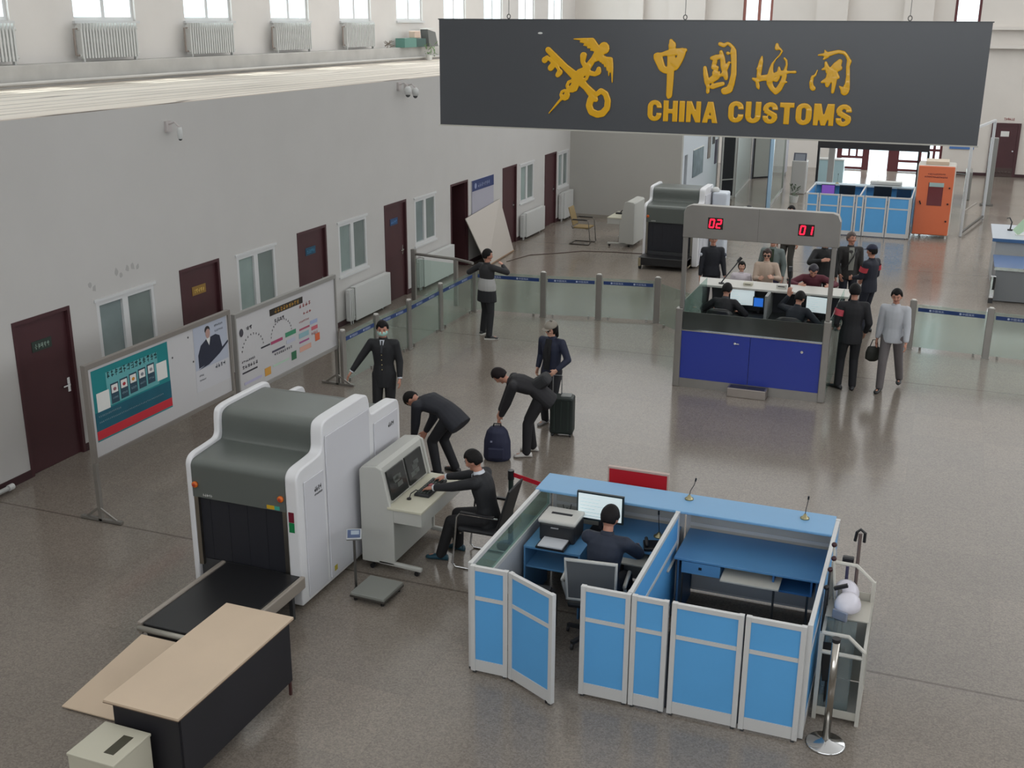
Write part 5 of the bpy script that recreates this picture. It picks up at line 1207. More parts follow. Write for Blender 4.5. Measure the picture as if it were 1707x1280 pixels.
G().box(0, .62, 0, .2, 0, .15).build('body', mat('step_steel', '#a9a19a', .35, .7), t, bevel=.008); G().box(.03, .59, .02, .18, .15, .153).build('tread', STEELD, t)

# ================================================================== glass barriers with blue tape
BG = 'steel posts of the glass barrier'
def post(x, y, label, h=.93, rz=0.0):
    t = thing('barrier_post', label, 'post', (x, y, 0), rz, BG)
    G().box(-.06, .06, -.03, .03, 0, h).build('column', BS, t, bevel=.008); G().box(-.07, .07, -.05, .05, 0, .012).build('foot_plate', BS, t)
    G().cyl((0, 0, h), (0, 0, h+.015), .04).build('cap', mat('pale_cap', '#d5d2cc', .3), t)
    return t
TAPE = mat('navy_tape', '#1f3b72', .45); TTXT = mat('tape_white_text', '#b9c3d8', .5)
GB = 'blue taped glass panels of the barrier'
BGL = glass('barrier_glass', '#ebf4f0', .12, .02, .05)
def gpanel(x0, y0, x1, y1, label, tape=True):
    d = Vector((x1-x0, y1-y0, 0)); L_ = d.length; a = math.atan2(d.y, d.x)
    t = thing('glass_barrier', label, 'barrier', (x0, y0, 0), a, GB)
    G().box(.06, L_-.06, -.005, .005, .05, .86).build('glass_pane', BGL, t)
    if tape:
        o = G().box(.09, L_-.09, -.009, -.006, .73, .80).build('blue_tape', TAPE, t)
        for k in (.33, .72):
            if L_ > .6:
                text('lettering', '中国海关', TTXT, o, (L_*k, -.0095, .765), FRONT, w=.2, h=.042, ext=.0005)
                G().ell((L_*k-.135, -.01, .765), (.02, .001, .02), None, 10, 6).build('emblem', TTXT, o)
    for k in (.2, L_-.2): G().box(k-.02, k+.02, -.015, .015, 0, .06).build('clamp', BS, t)
    return t
LPOST = [(1.87, 15.62, 'barrier post nearest the display boards'), (1.89, 16.76, 'barrier post behind the masked officer'), (1.95, 17.92, 'third barrier post from the display boards along the office wall side'), (1.93, 19.35, 'barrier post left of the man in the cropped jacket'), (1.95, 20.95, 'corner barrier post where the two glass rows meet'),
         (3.43, 21.08, 'barrier post just right of the man in the cropped jacket'), (4.54, 21.3, 'middle barrier post left of the booth with bright floor behind'), (5.70, 21.48, 'last barrier post left of the booth')]
for x, y, l in LPOST: post(x, y, l, rz=PI/2 if x < 2 and y < 20.9 else 0)
GL = ['glass barrier panel nearest the display boards', 'glass barrier panel just behind the masked officer', 'glass barrier panel ahead of the maroon door opposite', 'glass barrier panel reaching the corner post', 'glass barrier panel the man in the cropped jacket stands at', 'taped glass barrier panel in the middle of the row left of the booth', 'last taped glass barrier panel left of the booth']
for k in range(7): gpanel(LPOST[k][0], LPOST[k][1], LPOST[k+1][0], LPOST[k+1][1], GL[k])
RP = [(10.52, 21.42, 'barrier post just right of the man in the white sweater'), (11.84, 21.3, 'pale barrier post second right of the booth'), (13.15, 21.2, 'barrier post at the right picture edge')]
for x, y, l in RP: post(x, y, l)
gpanel(10.52, 21.42, 11.84, 21.3, 'taped glass panel right of the man in the white sweater'); gpanel(11.84, 21.3, 13.15, 21.2, 'taped glass panel cut by the right picture edge')
t = gpanel(5.78, 21.3, 6.66, 20.55, 'greenish glass gate between the barrier and the booth counter', False)
t = thing('glass_gate', 'glass gate with a steel handrail between office wall and barrier corner', 'gate', (.34, 21.45, 0))
G().box(-.05, .05, -.04, .04, 0, 1.1).build('post', BS, t, bevel=.006)
G().box(1.02, 1.1, -.2, -.12, 0, 1.0).build('post', BS, t, bevel=.006)
G().tube([(.0, 0, 1.0), (1.05, -.16, 1.0), (1.56, -.42, 1.0)], .03, 10).build('handrail', BS, t)
G().bar((.06, -.01, .5), (1.0, -.15, .5), .01, .8).build('glass_pane', BGL, t)

# ================================================================== display boards
def board_frame(name, label, y0, y1, z0, z1, fm, th=.05):
    t = thing(name, label, 'display board', (1.78, y0, 0)); L_ = y1-y0
    G().box(-.02, .0, .03, L_-.03, z0+.02, z1-.02).build('panel', mat('white_display_panel', '#c2c1c2', .45), t)
    G().box(-.04, .025, 0, L_, z1-.06, z1).box(-.04, .025, 0, L_, z0, z0+.05).box(-.04, .025, 0, th, z0, z1).box(-.04, .025, L_-th, L_, z0, z1).build('frame', fm, t)
    for a in (0, L_-.05):
        G().box(-.03, .02, a, a+.05, 0, z0).build('post', BS, t)
    for a in (.025, L_-.025):
        o = G().bar((-.3, a, .02), (.3, a, .02), .05, .03).bar((-.01, a-.02, .18), (.22, a, .03), .02, .03).bar((-.01, a-.02, .18), (-.22, a, .03), .02, .03).build('foot', BS, t)
    return t, L_
FRM = mat('grey_beige_frame', '#86807a', .45, .2)
t, L_ = board_frame('display_board', 'free-standing display board with a teal poster and an officer portrait', 9.8, 12.68, .75, 1.96, FRM)
TEAL = mat('teal_poster', '#1c7f83', .4, var=.12, vscale=1.2); TEALL = mat('light_teal', '#5fa3a6', .4); TEALD = mat('deep_teal', '#17586a', .4, var=.1, vscale=3)
def flat(y0, y1, z0, z1, m, par, nm, x=.002, sk=0): return G().prism([(x, y0, z0), (x, y1, z0), (x, y1, z1), (x, y0, z1)], (.001, 0, 0)).build(nm, m, par)
p = flat(.11, 1.52, .98, 1.86, TEAL, t, 'teal_poster', .001)
flat(.11, 1.52, 1.0, 1.11, mat('poster_red', '#c22d3a', .4), p, 'red_band', .003)
flat(.11, 1.52, 1.11, 1.34, TEALD, p, 'dark_band', .003); flat(.35, 1.3, 1.36, 1.78, TEALL, p, 'light_area', .0025)
flat(.16, .38, 1.34, 1.57, PAPER, p, 'note_field', .004); flat(1.27, 1.47, 1.40, 1.63, PAPER, p, 'note_field', .004)
for k in range(5):
    a = .41+k*.17; zz = 1.37+k*.012
    c = flat(a, a+.14, zz, zz+.25, mat('card_slate', '#2b4655', .4), p, 'card', .0045)
    flat(a+.015, a+.125, zz+.13, zz+.23, PAPER, c, 'card_picture', .006)
    G().ell((.0085, a+.07, zz+.175), (.001, .03, .022), None, 10, 6).build('card_item', mat('card_item_%d' % k, ('#8c5a60', '#a8323c', '#c8862e', '#7c7f88', '#8c8a90')[k], .5), c)
    g = G(); pseudo(g, lambda u, v: Vector((.006, u, v)), a+.02, zz+.05, .1, .03, 4, (.001, 0, 0), k); g.build('small_print', mat('small_print', '#7f98a2', .5), c)
g = G(); pseudo(g, lambda u, v: Vector((.004, u, v)), .36, 1.70, .95, .085, 13, (.001, 0, 0), 77); g.build('title_lettering', mat('title_ink', '#2b4a4e', .5), p)
g = G(); pseudo(g, lambda u, v: Vector((.005, u, v)), .16, 1.27, .4, .025, 14, (.001, 0, 0), 78); pseudo(g, lambda u, v: Vector((.005, u, v)), .16, 1.2, 1.2, .02, 40, (.001, 0, 0), 79); g.build('small_print', mat('small_print', '#7f98a2', .5), p)
for a, b in ((1.6, 1.62), (2.02, 1.45), (1.95, 1.8)): G().ell((.004, a, b), (.003, .014, .014), None, 8, 6).build('pin', DGREY, t)
p = flat(2.05, 2.81, 1.0, 1.9, mat('white_poster', '#c4c4c8', .4), t, 'portrait_poster', .001)
flat(2.06, 2.80, 1.3, 1.89, mat('pale_blue_ground', '#aeb4c2', .4), p, 'backdrop', .003)
g = G(); Z = lambda y, z: Vector((.004, y, z))
g.prism([Z(2.13, 1.32), Z(2.33, 1.34), Z(2.6, 1.42), Z(2.68, 1.46), Z(2.63, 1.66), Z(2.54, 1.70), Z(2.42, 1.69), Z(2.38, 1.60), Z(2.33, 1.68), Z(2.2, 1.62), Z(2.13, 1.5)], (.001, 0, 0)).build('uniform_figure', mat('print_navy', '#23283a', .5), p)
g = G(); g.ell((.0055, 2.37, 1.755), (.0015, .052, .072), None, 14, 8).build('face_print', mat('print_skin', '#b08f86', .5), p)
g = G(); g.ell((.0052, 2.365, 1.80), (.0012, .06, .055), None, 14, 8).build('hair_print', mat('print_hair', '#2a2627', .5), p)
g = G(); g.prism([Z(2.33, 1.68), Z(2.42, 1.69), Z(2.385, 1.58)], (.0018, 0, 0)).build('shirt_print', PAPER, p)
g = G(); g.prism([Z(2.13, 1.30), Z(2.35, 1.32), Z(2.6, 1.41), Z(2.81, 1.52), Z(2.81, 1.55), Z(2.58, 1.44), Z(2.33, 1.35)], (.002, 0, 0)).build('swoosh_print', mat('print_navy', '#23283a'), p)
g = G()
for a, b, w_, h_, n, s in ((2.52, 1.80, .2, .035, 6, 1), (2.52, 1.73, .2, .03, 6, 2), (2.48, 1.22, .24, .06, 4, 3), (2.12, 1.2, .1, .03, 4, 4), (2.12, 1.14, .14, .02, 6, 5)): row('print_row', mat('grey_ink', '#6b7078', .5), p, lambda u, v: Vector((.005, u, v)), a, b, w_, h_, n, (.001, 0, 0), s)
t, L_ = board_frame('display_board', 'free-standing white infographic board beside the officer portrait board', 12.78, 15.6, .63, 1.86, mat('pale_grey_frame', '#9c9a96', .4, .3), .03)
p = G().box(.001, .003, .9, 1.82, 1.62, 1.72).build('title_pill', mat('pill_black', '#2b2621', .4), t)
g = G(); pseudo(g, lambda u, v: Vector((.004, u, v)), 1.02, 1.635, .7, .065, 9, (.001, 0, 0), 31); g.build('title_lettering', mat('gold_ink', '#b88a3a', .5), p)
INK = mat('dark_ink', '#45434a', .5)
g = G()
for cy, cz, r, n in ((.42, 1.25, .27, 12), (1.18, 1.27, .28, 14)):
    g = G()
    for k in range(n):
        a = PI*(k+.5)/n; pseudo(g, lambda u, v: Vector((.004, u, v)), cy+r*math.cos(a)-.018, cz+r*.85*math.sin(a)-.015, .036, .032, 1, (.001, 0, 0), k)
    g.build('print_arc', INK, t)
for a, b, w_, h_, n, s in ((.28, 1.56, .16, .06, 2, 1), (1.0, 1.5, .28, .055, 4, 2), (.12, 1.11, .34, .035, 8, 4), (.12, 1.02, .4, .05, 6, 5), (.95, 1.0, .5, .04, 9, 6)): row('print_row', INK, t, lambda u, v: Vector((.004, u, v)), a, b, w_, h_, n, (.001, 0, 0), s)
G().ell((.005, .16, 1.56), (.002, .05, .06), None, 10, 6).build('print_icon', INK, t)
BARS = [(.12, .5, .95, .975, '#3b3a42'), (.62, .86, 1.2, 1.225, '#3b3a42'), (.88, 1.2, 1.19, 1.235, '#a8456a'), (1.28, 1.58, 1.2, 1.27, '#3f8a68'), (.9, 1.25, 1.06, 1.09, '#4a4858'), (1.68, 1.98, 1.2, 1.23, '#a8556a'),
        (1.66, 1.95, 1.08, 1.16, '#8cb0b8'), (2.0, 2.22, 1.22, 1.28, '#9aa9c9'), (2.03, 2.22, 1.12, 1.18, '#c0606c'), (1.66, 1.95, 1.0, 1.03, '#a45a8a'), (1.66, 2.0, .86, .94, '#d3a493'), (2.13, 2.27, .92, 1.04, '#d0663e'), (1.42, 1.56, .8, .93, '#2f6b4c'), (.68, .84, .76, .88, '#cf9a48'), (1.3, 1.55, 1.09, 1.15, '#b9bccb'), (.9, 1.35, .84, .87, '#b3cdb9'), (.15, .6, .78, .82, '#b6b3cb')]
for k, (a, b, c, d, h) in enumerate(BARS): flat(a, b, c, d, mat('ink_'+h, h, .5), t, 'colour_block', .004)
g = G()
for a, b, w_, h_, n, s in ((1.7, 1.55, .36, .06, 4, 7), (1.8, 1.43, .26, .04, 3, 8), (1.68, 1.32, .3, .03, 8, 9), (2.02, 1.04, .2, .05, 4, 12)): row('print_row', mat('red_ink', '#b0605c', .5), t, lambda u, v: Vector((.004, u, v)), a, b, w_, h_, n, (.001, 0, 0), s)

# ================================================================== along the office wall
def radiator(y0, y1, z0, z1, label, x=0.0, fins=6, group='white radiators below the office windows'):
    t = thing('radiator', label, 'radiator', (x, y0, z0), 0, group); L_ = y1-y0; H_ = z1-z0
    G().box(.14, .17, .22, L_, .06, H_).box(.05, .17, .22, L_, H_-.025, H_).build('front_cover', WHITE, t, bevel=.006)
    g = G()
    for k in range(3): g.box(.05, .15, .02+k*.07, .06+k*.07, .08, H_-.02)
    g.tube([(.1, 0, .12), (.1, L_, .12)], .02, 8).tube([(.1, 0, H_-.08), (.1, .25, H_-.08)], .02, 8).build('columns', WHITE, t, bevel=.008)
    for a in (.12, .2, L_-.25): G().cyl((.1, a, 0), (.1, a, .1), .012, n=8).build('leg', WHITE, t)
    G().tube([(.1, L_, .12), (.1, L_+.08, .12), (.05, L_+.08, .02)], .015, 8).build('pipe', WHITE, t)
radiator(18.95, 20.68, 0, .74, 'white covered radiator nearest, behind the infographic board end')
radiator(22.12, 24.0, 0, .74, 'white covered radiator seen through the glass gate')
radiator(28.68, 30.4, 0, .72, 'white covered radiator second from the block corner')
radiator(31.95, 33.0, 0, .85, 'white covered radiator next to the block corner')
def upper_radiator(y, label, w=1.65):
    t = thing('radiator', label, 'radiator', (-4.8, y, 4.98), 0, 'white column radiators under the high windows'); g = G(); n = 20
    for k in range(n):
        a = k*w/n; g.box(.0, .12, a, a+w/n*.55, .06, .66); g.box(.03, .13, a+.01, a+w/n*.45, .6, .70)
    g.tube([(.06, -.03, .12), (.06, w+.03, .12)], .03, 8).tube([(.06, -.03, .6), (.06, w+.03, .6)], .03, 8).build('fins', WHITE, t)
    for a in (.05, w-.1): G().box(.03, .09, a, a+.04, 0, .07).build('foot', WHITE, t)
    G().tube([(.06, -.03, .12), (.06, -.12, .12), (.06, -.12, .6), (.06, -.03, .6)], .02, 8).build('pipe', mat('rusty_pipe', '#8d827b', .6), t)
for y, l in ((14.5, 'column radiator at the upper left picture corner'), (17.75, 'column radiator under the second high window from the left'), (21.1, 'column radiator under the third high window from the left'), (24.5, 'column radiator under the fourth high window from the left'), (27.95, 'column radiator under the fifth high window, nearest the clutter')): upper_radiator(y, l)
t = thing('green_crate', 'green metal crate on the curb under the high windows', 'crate', (-4.77, 31.0, 4.98)); G().box(0, .3, 0, .8, 0, .26).build('body', mat('faded_green', '#5d8a80', .5), t); G().box(.02, .28, .85, 1.5, 0, .24).build('drawer', mat('faded_green_dark', '#3f5c58', .5), t)
t = thing('paper_bundle', 'pinkish paper bundle on the green crate', 'bundle', (-4.7, 31.75, 5.24)); G().box(0, .2, 0, .4, 0, .2).build('body', mat('pink_paper', '#cdb7a8', .7), t, bevel=.02)
t = thing('grey_case', 'tilted dark grey case right of the green crate', 'case', (-4.7, 32.55, 4.98)); G().prism([(0, .1, .0), (0, .75, .0), (0, .55, .42), (0, .0, .5)], (.25, 0, 0)).build('body', mat('mid_grey_case', '#6b6d6c', .5), t); G().box(-.0, .25, -.02, .57, .5, .53).build('lid', PAPER, t)
t = thing('potted_plant', 'small green trailing plant on the curb edge', 'plant', (-4.68, 31.9, 4.98))
t.location = (-4.3, 32.3, ZR)
G().lathe((0, 0, 0), [(.08, 0), (.11, .16), (.1, .16), (.09, .02)], 12).build('pot', PAPER, t)
g = G(); R = random.Random(3)
for k in range(26):
    a = R.uniform(0, 2*PI); b = Vector((math.cos(a)*R.uniform(.05, .22), math.sin(a)*R.uniform(.05, .3), R.uniform(.12, .5))); d = Vector((R.uniform(-.06, .06), R.uniform(-.08, .08), R.uniform(-.1, .06)))
    g.prism([b, b+d+Vector((.0, .04, 0)), b+d*2, b+d+Vector((0, -.04, .0))], (.006, 0, 0))
g.build('leaves', mat('leaf_green', '#5a7a48', .6), t)
t = thing('junk_pile', 'small pile of twigs and rags on the curb beside the fifth radiator', 'debris', (-4.78, 30.1, 4.98))
g = G()
for k in range(10): g.bar((R.uniform(0, .15), R.uniform(0, .6), .01+.01*k), (R.uniform(0, .15), R.uniform(0, .6), .02+R.uniform(0, .2)), .015)
g.build('twigs', mat('twig_brown', '#6d6358', .8), t); t['kind'] = 'stuff'
for x, y, z, l in ((.02, 21.95, 4.40, 'right of the two white dome cameras on the office block edge'), (.02, 21.6, 4.44, 'left of the two white dome cameras on the office block edge'), (.02, 14.0, 4.24, 'faint white dome camera alone high on the office wall')):
    t = thing('dome_camera', l, 'camera', (x, y, z), 0, 'dome cameras on the office block'); s = .45 if y < 15 else .8
    G().box(-.02, .02, -.06, .06, -.06, .1).tube([(0, 0, .05), (.12, 0, .09), (.2, 0, .02)], .014, 8).build('bracket', mat('pale_pink_bracket', '#bdb6b4', .5), t)
    G().lathe((.2, 0, -.14), [(.02, -.02), (.07*s, .0), (.09*s, .06), (.085*s, .12), (.03, .16)], 14).build('housing', WHITE, t, smooth=True); G().ell((.2, 0, -.15), .06*s).build('dome', mat('smoky_dome', '#4d4f50', .2), t, smooth=True)
t = thing('notice_board', 'white wall notice board with a navy header between two doors', 'board', (.0, 25.42, .95))
G().box(0.001, .025, 0, 1.4, 0, 1.08).build('panel', mat('pale_lilac_board', '#a9a8b4', .5), t); o = G().box(.025, .03, 0, 1.4, .82, 1.08).build('header', mat('navy_header', '#2f3d6b', .5), t)
g = G(); pseudo(g, lambda u, v: Vector((.031, u, v)), .35, .88, .8, .1, 7, (.002, 0, 0), 3); g.ell((.032, .2, .94), (.003, .07, .07), None, 10, 6); g.build('lettering', mat('navy_header_text', '#8f98b8', .5), o)
t = thing('leaning_board', 'large white board leaning on the wall before the maroon door', 'board', (0, 0, 0))
G().prism([(.52, 25.15, .015), (.40, 27.25, .015), (.05, 27.15, 1.36), (.07, 24.85, 1.20)], (.02, 0, .005)).build('sheet', mat('cream_sheet', '#bcb5ad', .6), t)
G().prism([(.545, 25.15, .012), (.425, 27.25, .012), (.425, 27.25, .04), (.545, 25.15, .04)], (.012, 0, 0)).build('edge_strip', mat('tan_edge', '#a08468', .6), t)
t = thing('floor_cable', 'thin brown cable lying across the floor from wall to far scanner', 'cable', (0, 0, 0))
G().tube([(.75, 25.9, .008), (1.0, 26.9, .008), (1.5, 27.3, .008), (2.1, 27.9, .008), (2.9, 28.1, .008), (3.9, 28.2, .008)], .009, 6).build('cord', mat('brown_cord', '#46332f', .6), t)

# ================================================================== far equipment
xray((3.98, 26.85, 0), 'distant grey fronted X-ray scanner beside the block end wall', w=1.38)
t = thing('short_conveyor', 'short black outfeed with castors at the front of the distant scanner', 'conveyor', (4.02, 26.35, 0))
G().box(.0, 1.2, 0, .46, .1, .3).build('belt', mat('belt_black', '#1c1c1e'), t, bevel=.02)
for a in (.0, 1.14):
    G().cyl((a+.01, .05, .06), (a+.06, .05, .06), .06).build('castor', BLACK, t)
    G().box(a, a+.06, -.02, .46, .08, .28).build('end_bracket', mat('tan_bracket', '#8a7f66', .5), t)
console((3.2, 29.95, 0), PI, 'grey console turned away beside the distant X-ray scanner')
t = thing('white_cabinet', 'tall narrow white case with rounded top behind the distant scanner', 'cabinet', (5.42, 28.0, 0)); G().box(0, .36, 0, .5, 0, 1.72).build('body', mat('bluish_white', '#cdd3dc', .4), t, bevel=.04); G().ell((.05, .15, 1.76), (.1, .1, .08)).build('top_knob', WHITE, t, smooth=True)
cantilever(1.75, 29.0, -PI/2, 'tan fabric chair with sled legs facing the distant console', mat('tan_fabric', '#8d7a55', .8), STEELD, BLACK)
t = thing('black_device', 'small black device on the distant console desk', 'device', (2.65, 29.5, .775)); G().box(-.12, .1, -.05, .1, 0, .04).build('case', BLACK, t, bevel=.01); G().cyl((0, 0, .04), (.05, .05, .1), .015).build('stalk', BLACK, t)
# far blue cubicle
FG = 'blue partition panels of the distant cubicle'
for a, b, l in ((7.14, 7.48, 'narrow blue panel at the left end of the distant cubicle'), (7.5, 8.05, 'second blue front panel from the left of the distant cubicle'), (8.07, 8.48, 'blue front panel left of the distant cubicle divider'), (8.5, 8.72, 'narrow middle blue panel of the distant cubicle'), (8.74, 9.34, 'wide blue front panel right of the distant divider'), (9.36, 9.95, 'blue front panel nearest the orange cabin')):
    cub_panel(a, b, 33.0, l, z1=1.15, group=FG, top=.82)
for x, l in ((7.14, 'left side panel of the distant cubicle'), (8.6, 'slanting white topped divider of the distant cubicle'), (9.97, 'right side panel of the distant cubicle')):
    t = cub_panel(0, 2.1, 0, l, z1=1.15, group=FG, top=.82, angle=PI/2); t.location = (x, 33.04, 0)
t = thing('counter_top', 'pale counter shelf along the back of the distant cubicle', 'counter', (7.1, 35.1, 0)); G().box(0, 2.9, 0, .4, 1.1, 1.14).build('shelf', mat('pale_blue_shelf', '#b4c4cf', .4), t); G().box(0, 2.9, .15, .19, 0, 1.1).build('back_panel', BLUE, t)
t = thing('office_desk', 'dark desk inside the distant cubicle', 'desk', (7.2, 34.3, 0)); G().box(0, 1.36, 0, .7, .72, .75).box(1.44, 2.72, 0, .7, .72, .75).build('desktop', mat('dark_blue_desk', '#1f3347', .4), t)
for a in (.02, 1.3, 1.5, 2.66): G().box(a, a+.04, .05, .65, 0, .72).build('side_panel', mat('dark_blue_desk'  , '#1f3347'), t)
monitor(7.55, 34.75, .75, .1, .4, .3, 'monitor with a purple screen in the distant cubicle', mat('purple_screen', '#7a4fa8', .3, emit=.4), lines=False)
monitor(8.1, 34.75, .75, 0, .45, .3, 'dark monitor beside the purple one in the distant cubicle', mat('off_screen', '#1b1d20', .2), lines=False)
monitor(9.1, 34.75, .75, 0, .5, .32, 'black monitor right of the distant cubicle divider', mat('off_screen'  , '#1b1d20'), lines=False)
monitor(9.7, 34.6, .75, -.1, .4, .3, 'dark blue monitor next to the orange cabin', mat('off_screen_blue', '#223c55', .2), lines=False)
gooseneck(7.75, 35.25, 1.14, 'small microphone on the distant counter left of centre', (.2, 0), 1.3); gooseneck(8.9, 35.25, 1.14, 'small microphone on the distant counter right of centre', (.2, 0), 1.3)
t = thing('document_tray', 'white flat case on the distant counter', 'tray', (9.2, 35.3, 1.14)); G().box(-.5, .4, -.15, .15, 0, .14).build('case', PAPER, t, bevel=.01); G().box(-.45, .35, -.155, -.15, .05, .06).build('seam', DGREY, t)
# orange cabin
t = thing('orange_cabin', 'orange fronted upright cabin beside the distant blue cubicle', 'cabinet', (10.03, 33.42, 0))
OR = mat('orange_paint', '#d9724c', .4)
G().box(0, 1.0, .04, 1.0, .08, 2.02).build('body', mat('cabin_white', '#c2bdb4', .4), t, bevel=.05, seg=3)
G().box(.03, .97, 0, .05, .1, 2.0).build('front_door', OR, t, bevel=.02)
G().box(.2, .8, .1, .8, 2.02, 2.12).build('roof_box', mat('cabin_cream', '#c9b9a4', .5), t, bevel=.01)
o = G().box(.33, .72, -.008, 0, .92, 1.55).build('door_window', mat('dark_red_glass', '#6b3034', .2), t); G().box(.35, .73, -.012, -.008, 1.44, 1.55).build('label', mat('pale_teal_label', '#9fbab8', .5), o)
g = G(); pseudo(g, lambda u, v: Vector((u, -.004, v)), .28, 1.76, .46, .045, 12, (0, .003, 0), 12); pseudo(g, lambda u, v: Vector((u, -.004, v)), .2, 1.68, .6, .05, 14, (0, .003, 0), 13); g.build('lettering', mat('plum_ink', '#5b2338', .5), t)
for z in (1.42, .98, .5): G().cyl((.88, 0, z), (.88, -.03, z), .025).build('knob', mat('dark_red_knob', '#38161c'), t)
G().bar((.14, -.02, 1.04), (.18, -.02, .94), .03).build('handle', BLACK, t)
for a in (.06, .9): G().box(a, a+.05, .06, .12, 0, .1).build('foot', PAPER, t)
# dark portal with display beam, glass partitions, kiosk
t = thing('display_portal', 'dark portal frame with a black display beam over the distant cubicle', 'portal', (6.98, 36.3, 0))
G().box(0, 3.25, 0, .2, 2.07, 2.5).build('display_beam', mat('black_beam', '#2b2a2c', .4), t)
G().box(.0, .07, .04, .16, 0, 2.07).build('post', BLACK, t); G().box(3.2, 3.27, .04, .16, 0, 2.07).build('post', BLACK, t)
for a in (.25,): G().box(a, a+.18, 1.0, 1.2, 0, 2.6).build('pillar', mat('pale_pillar', '#a5a29d', .5), t)
G().box(2.93, 2.97, .5, .54, 0, 2.5).build('mullion', BLACK, t)
def partition(name, label, x0, y0, x1, y1, h, m, fm, e=.04):
    t = thing(name, label, 'partition', (x0, y0, 0), math.atan2(y1-y0, x1-x0)); L_ = math.hypot(x1-x0, y1-y0)
    G().box(0, L_, -.01, .01, .03, h).build('pane', m, t); G().box(-e, e, -e, e, 0, h+.02).box(L_-e, L_+e, -e, e, 0, h+.02).box(0, L_, -e*.7, e*.7, 0, .06).box(0, L_, -e*.7, e*.7, h-.02, h+.02).build('frame', fm, t)
    return t
FRG = mat('frosted_grey_panel', '#8f938e', .3)
partition('dark_glass_door', 'black glass door in a pale frame at the corridor corner', 3.62, 38.6, 3.98, 39.0, 2.7, mat('black_glass', '#26262b', .15), mat('pale_metal', '#aaa8a5', .4), .03)
G().bar((0, -.03, .62), (.54, -.03, .62), .03).build('push_bar', mat('pale_metal', '#aaa8a5'), bpy.data.objects['dark_glass_door'])
partition('frosted_partition', 'frosted grey partition running back from the black glass door', 4.02, 39.1, 3.75, 43.6, 2.8, FRG, mat('pale_metal', '#aaa8a5'))
t = partition('frosted_partition', 'second frosted partition with a black edge in the far corridor', 3.8, 44.0, 4.35, 44.6, 2.9, FRG, BLACK)
t = thing('tall_cabinet', 'tall pale grey cabinet in the far corridor', 'cabinet', (4.1, 45.3, 0)); G().box(0, .75, 0, .6, .12, 2.2).build('body', mat('cabinet_pale', '#9d9ba4', .4), t); G().box(.02, .73, -.01, .5, 0, .12).build('plinth', BLACK, t); G().box(.36, .37, -.01, 0, .2, 2.1).build('door_gap', DGREY, t)
t = partition('glass_partition', 'glass partition with a light blue edge strip in the middle distance', 5.5, 37.2, 5.3, 41.5, 2.7, BGL, mat('pale_metal', '#aaa8a5'))
t = thing('edge_strip', 'light blue upright strip at the end of the glass partition', 'post', (5.5, 37.08, 0)); G().box(-.06, .05, -.04, .04, 0, 2.7).build('strip', mat('light_blue_strip', '#a9c7dc', .4), t); G().box(-.08, -.06, -.04, .04, 0, 2.7).build('dark_edge', mat('dark_blue_edge', '#3a5a78', .4), t)
t = thing('info_kiosk', 'pale kiosk with a dark screen in the middle distance', 'kiosk', (5.95, 40.6, 0)); G().box(-.25, .25, 0, .5, 0, 1.15).build('body', mat('kiosk_pale', '#b3b0ae', .4), t, bevel=.03)
M = Matrix.Translation((0, .1, 1.25)) @ Matrix.Rotation(-.3, 4, 'X'); h = G().box(-.22, .22, -.03, .03, -.16, .16, M).build('screen_head', mat('kiosk_frame', '#4a4c5a', .4), t); G().box(-.17, .17, -.036, -.03, -.12, .12, M).build('screen', mat('kiosk_screen', '#7f828c', .3), h)
t = thing('glass_counter', 'pale blue glass counter left of the dark portal', 'counter', (6.3, 43.5, 0)); G().box(0, .9, 0, .5, 0, .9).build('body', mat('pale_cyan_glass', '#a9c5cc', .2), t); G().box(-.02, .92, -.02, .52, .9, .94).build('top', WHITE, t)
t = thing('floor_box', 'small pale object on the floor before the glass partition', 'box', (4.95, 36.4, 0)); G().box(-.15, .15, -.1, .1, 0, .1).build('body', PAPER, t, bevel=.02); G().ell((.05, 0, .12), (.08, .06, .04)).build('top', DGREY, t)
t = thing('potted_plant', 'grey green plant near the glass partition', 'plant', (6.1, 38.6, 0)); G().lathe((0, 0, 0), [(.12, 0), (.16, .22), (.14, .22), (.1, .02)], 12).build('pot', PAPER, t)
g = G(); R = random.Random(9)
for k in range(40):
    a = R.uniform(0, 2*PI); b = Vector((math.cos(a)*R.uniform(.02, .2), math.sin(a)*R.uniform(.02, .2), R.uniform(.2, .55))); d = Vector((R.uniform(-.05, .05), R.uniform(-.05, .05), R.uniform(-.02, .08)))
    g.prism([b, b+d+Vector((.03, .0, 0)), b+d*2, b+d+Vector((-.03, 0, .0))], (0, .006, 0))
g.build('leaves', mat('dull_leaf', '#667060', .6), t)
# wall things in the corridor side
for y0, y1, z0, z1, l, h in ((34.7, 36.2, 1.15, 1.98, 'large grey framed wall poster on the corridor wall', '#5e6a72'), (36.9, 37.3, 1.5, 2.2, 'narrow brown wall picture on the corridor wall', '#6a5a50'), (37.6, 37.95, 1.9, 2.3, 'small dark wall picture high on the corridor wall', '#3c3433'), (38.1, 38.45, 1.2, 2.0, 'last dark wall poster before the black glass door', '#4c4657')):
    t = thing('wall_poster', l, 'poster', (3.45, y0, z0)); G().box(0.001, .02, 0, y1-y0, 0, z1-z0).build('sheet', mat('poster_'+h, h, .5, var=.3, vscale=4), t); G().box(.0, .022, 0, y1-y0, z1-z0, z1-z0+.03).build('frame', PAPER, t)
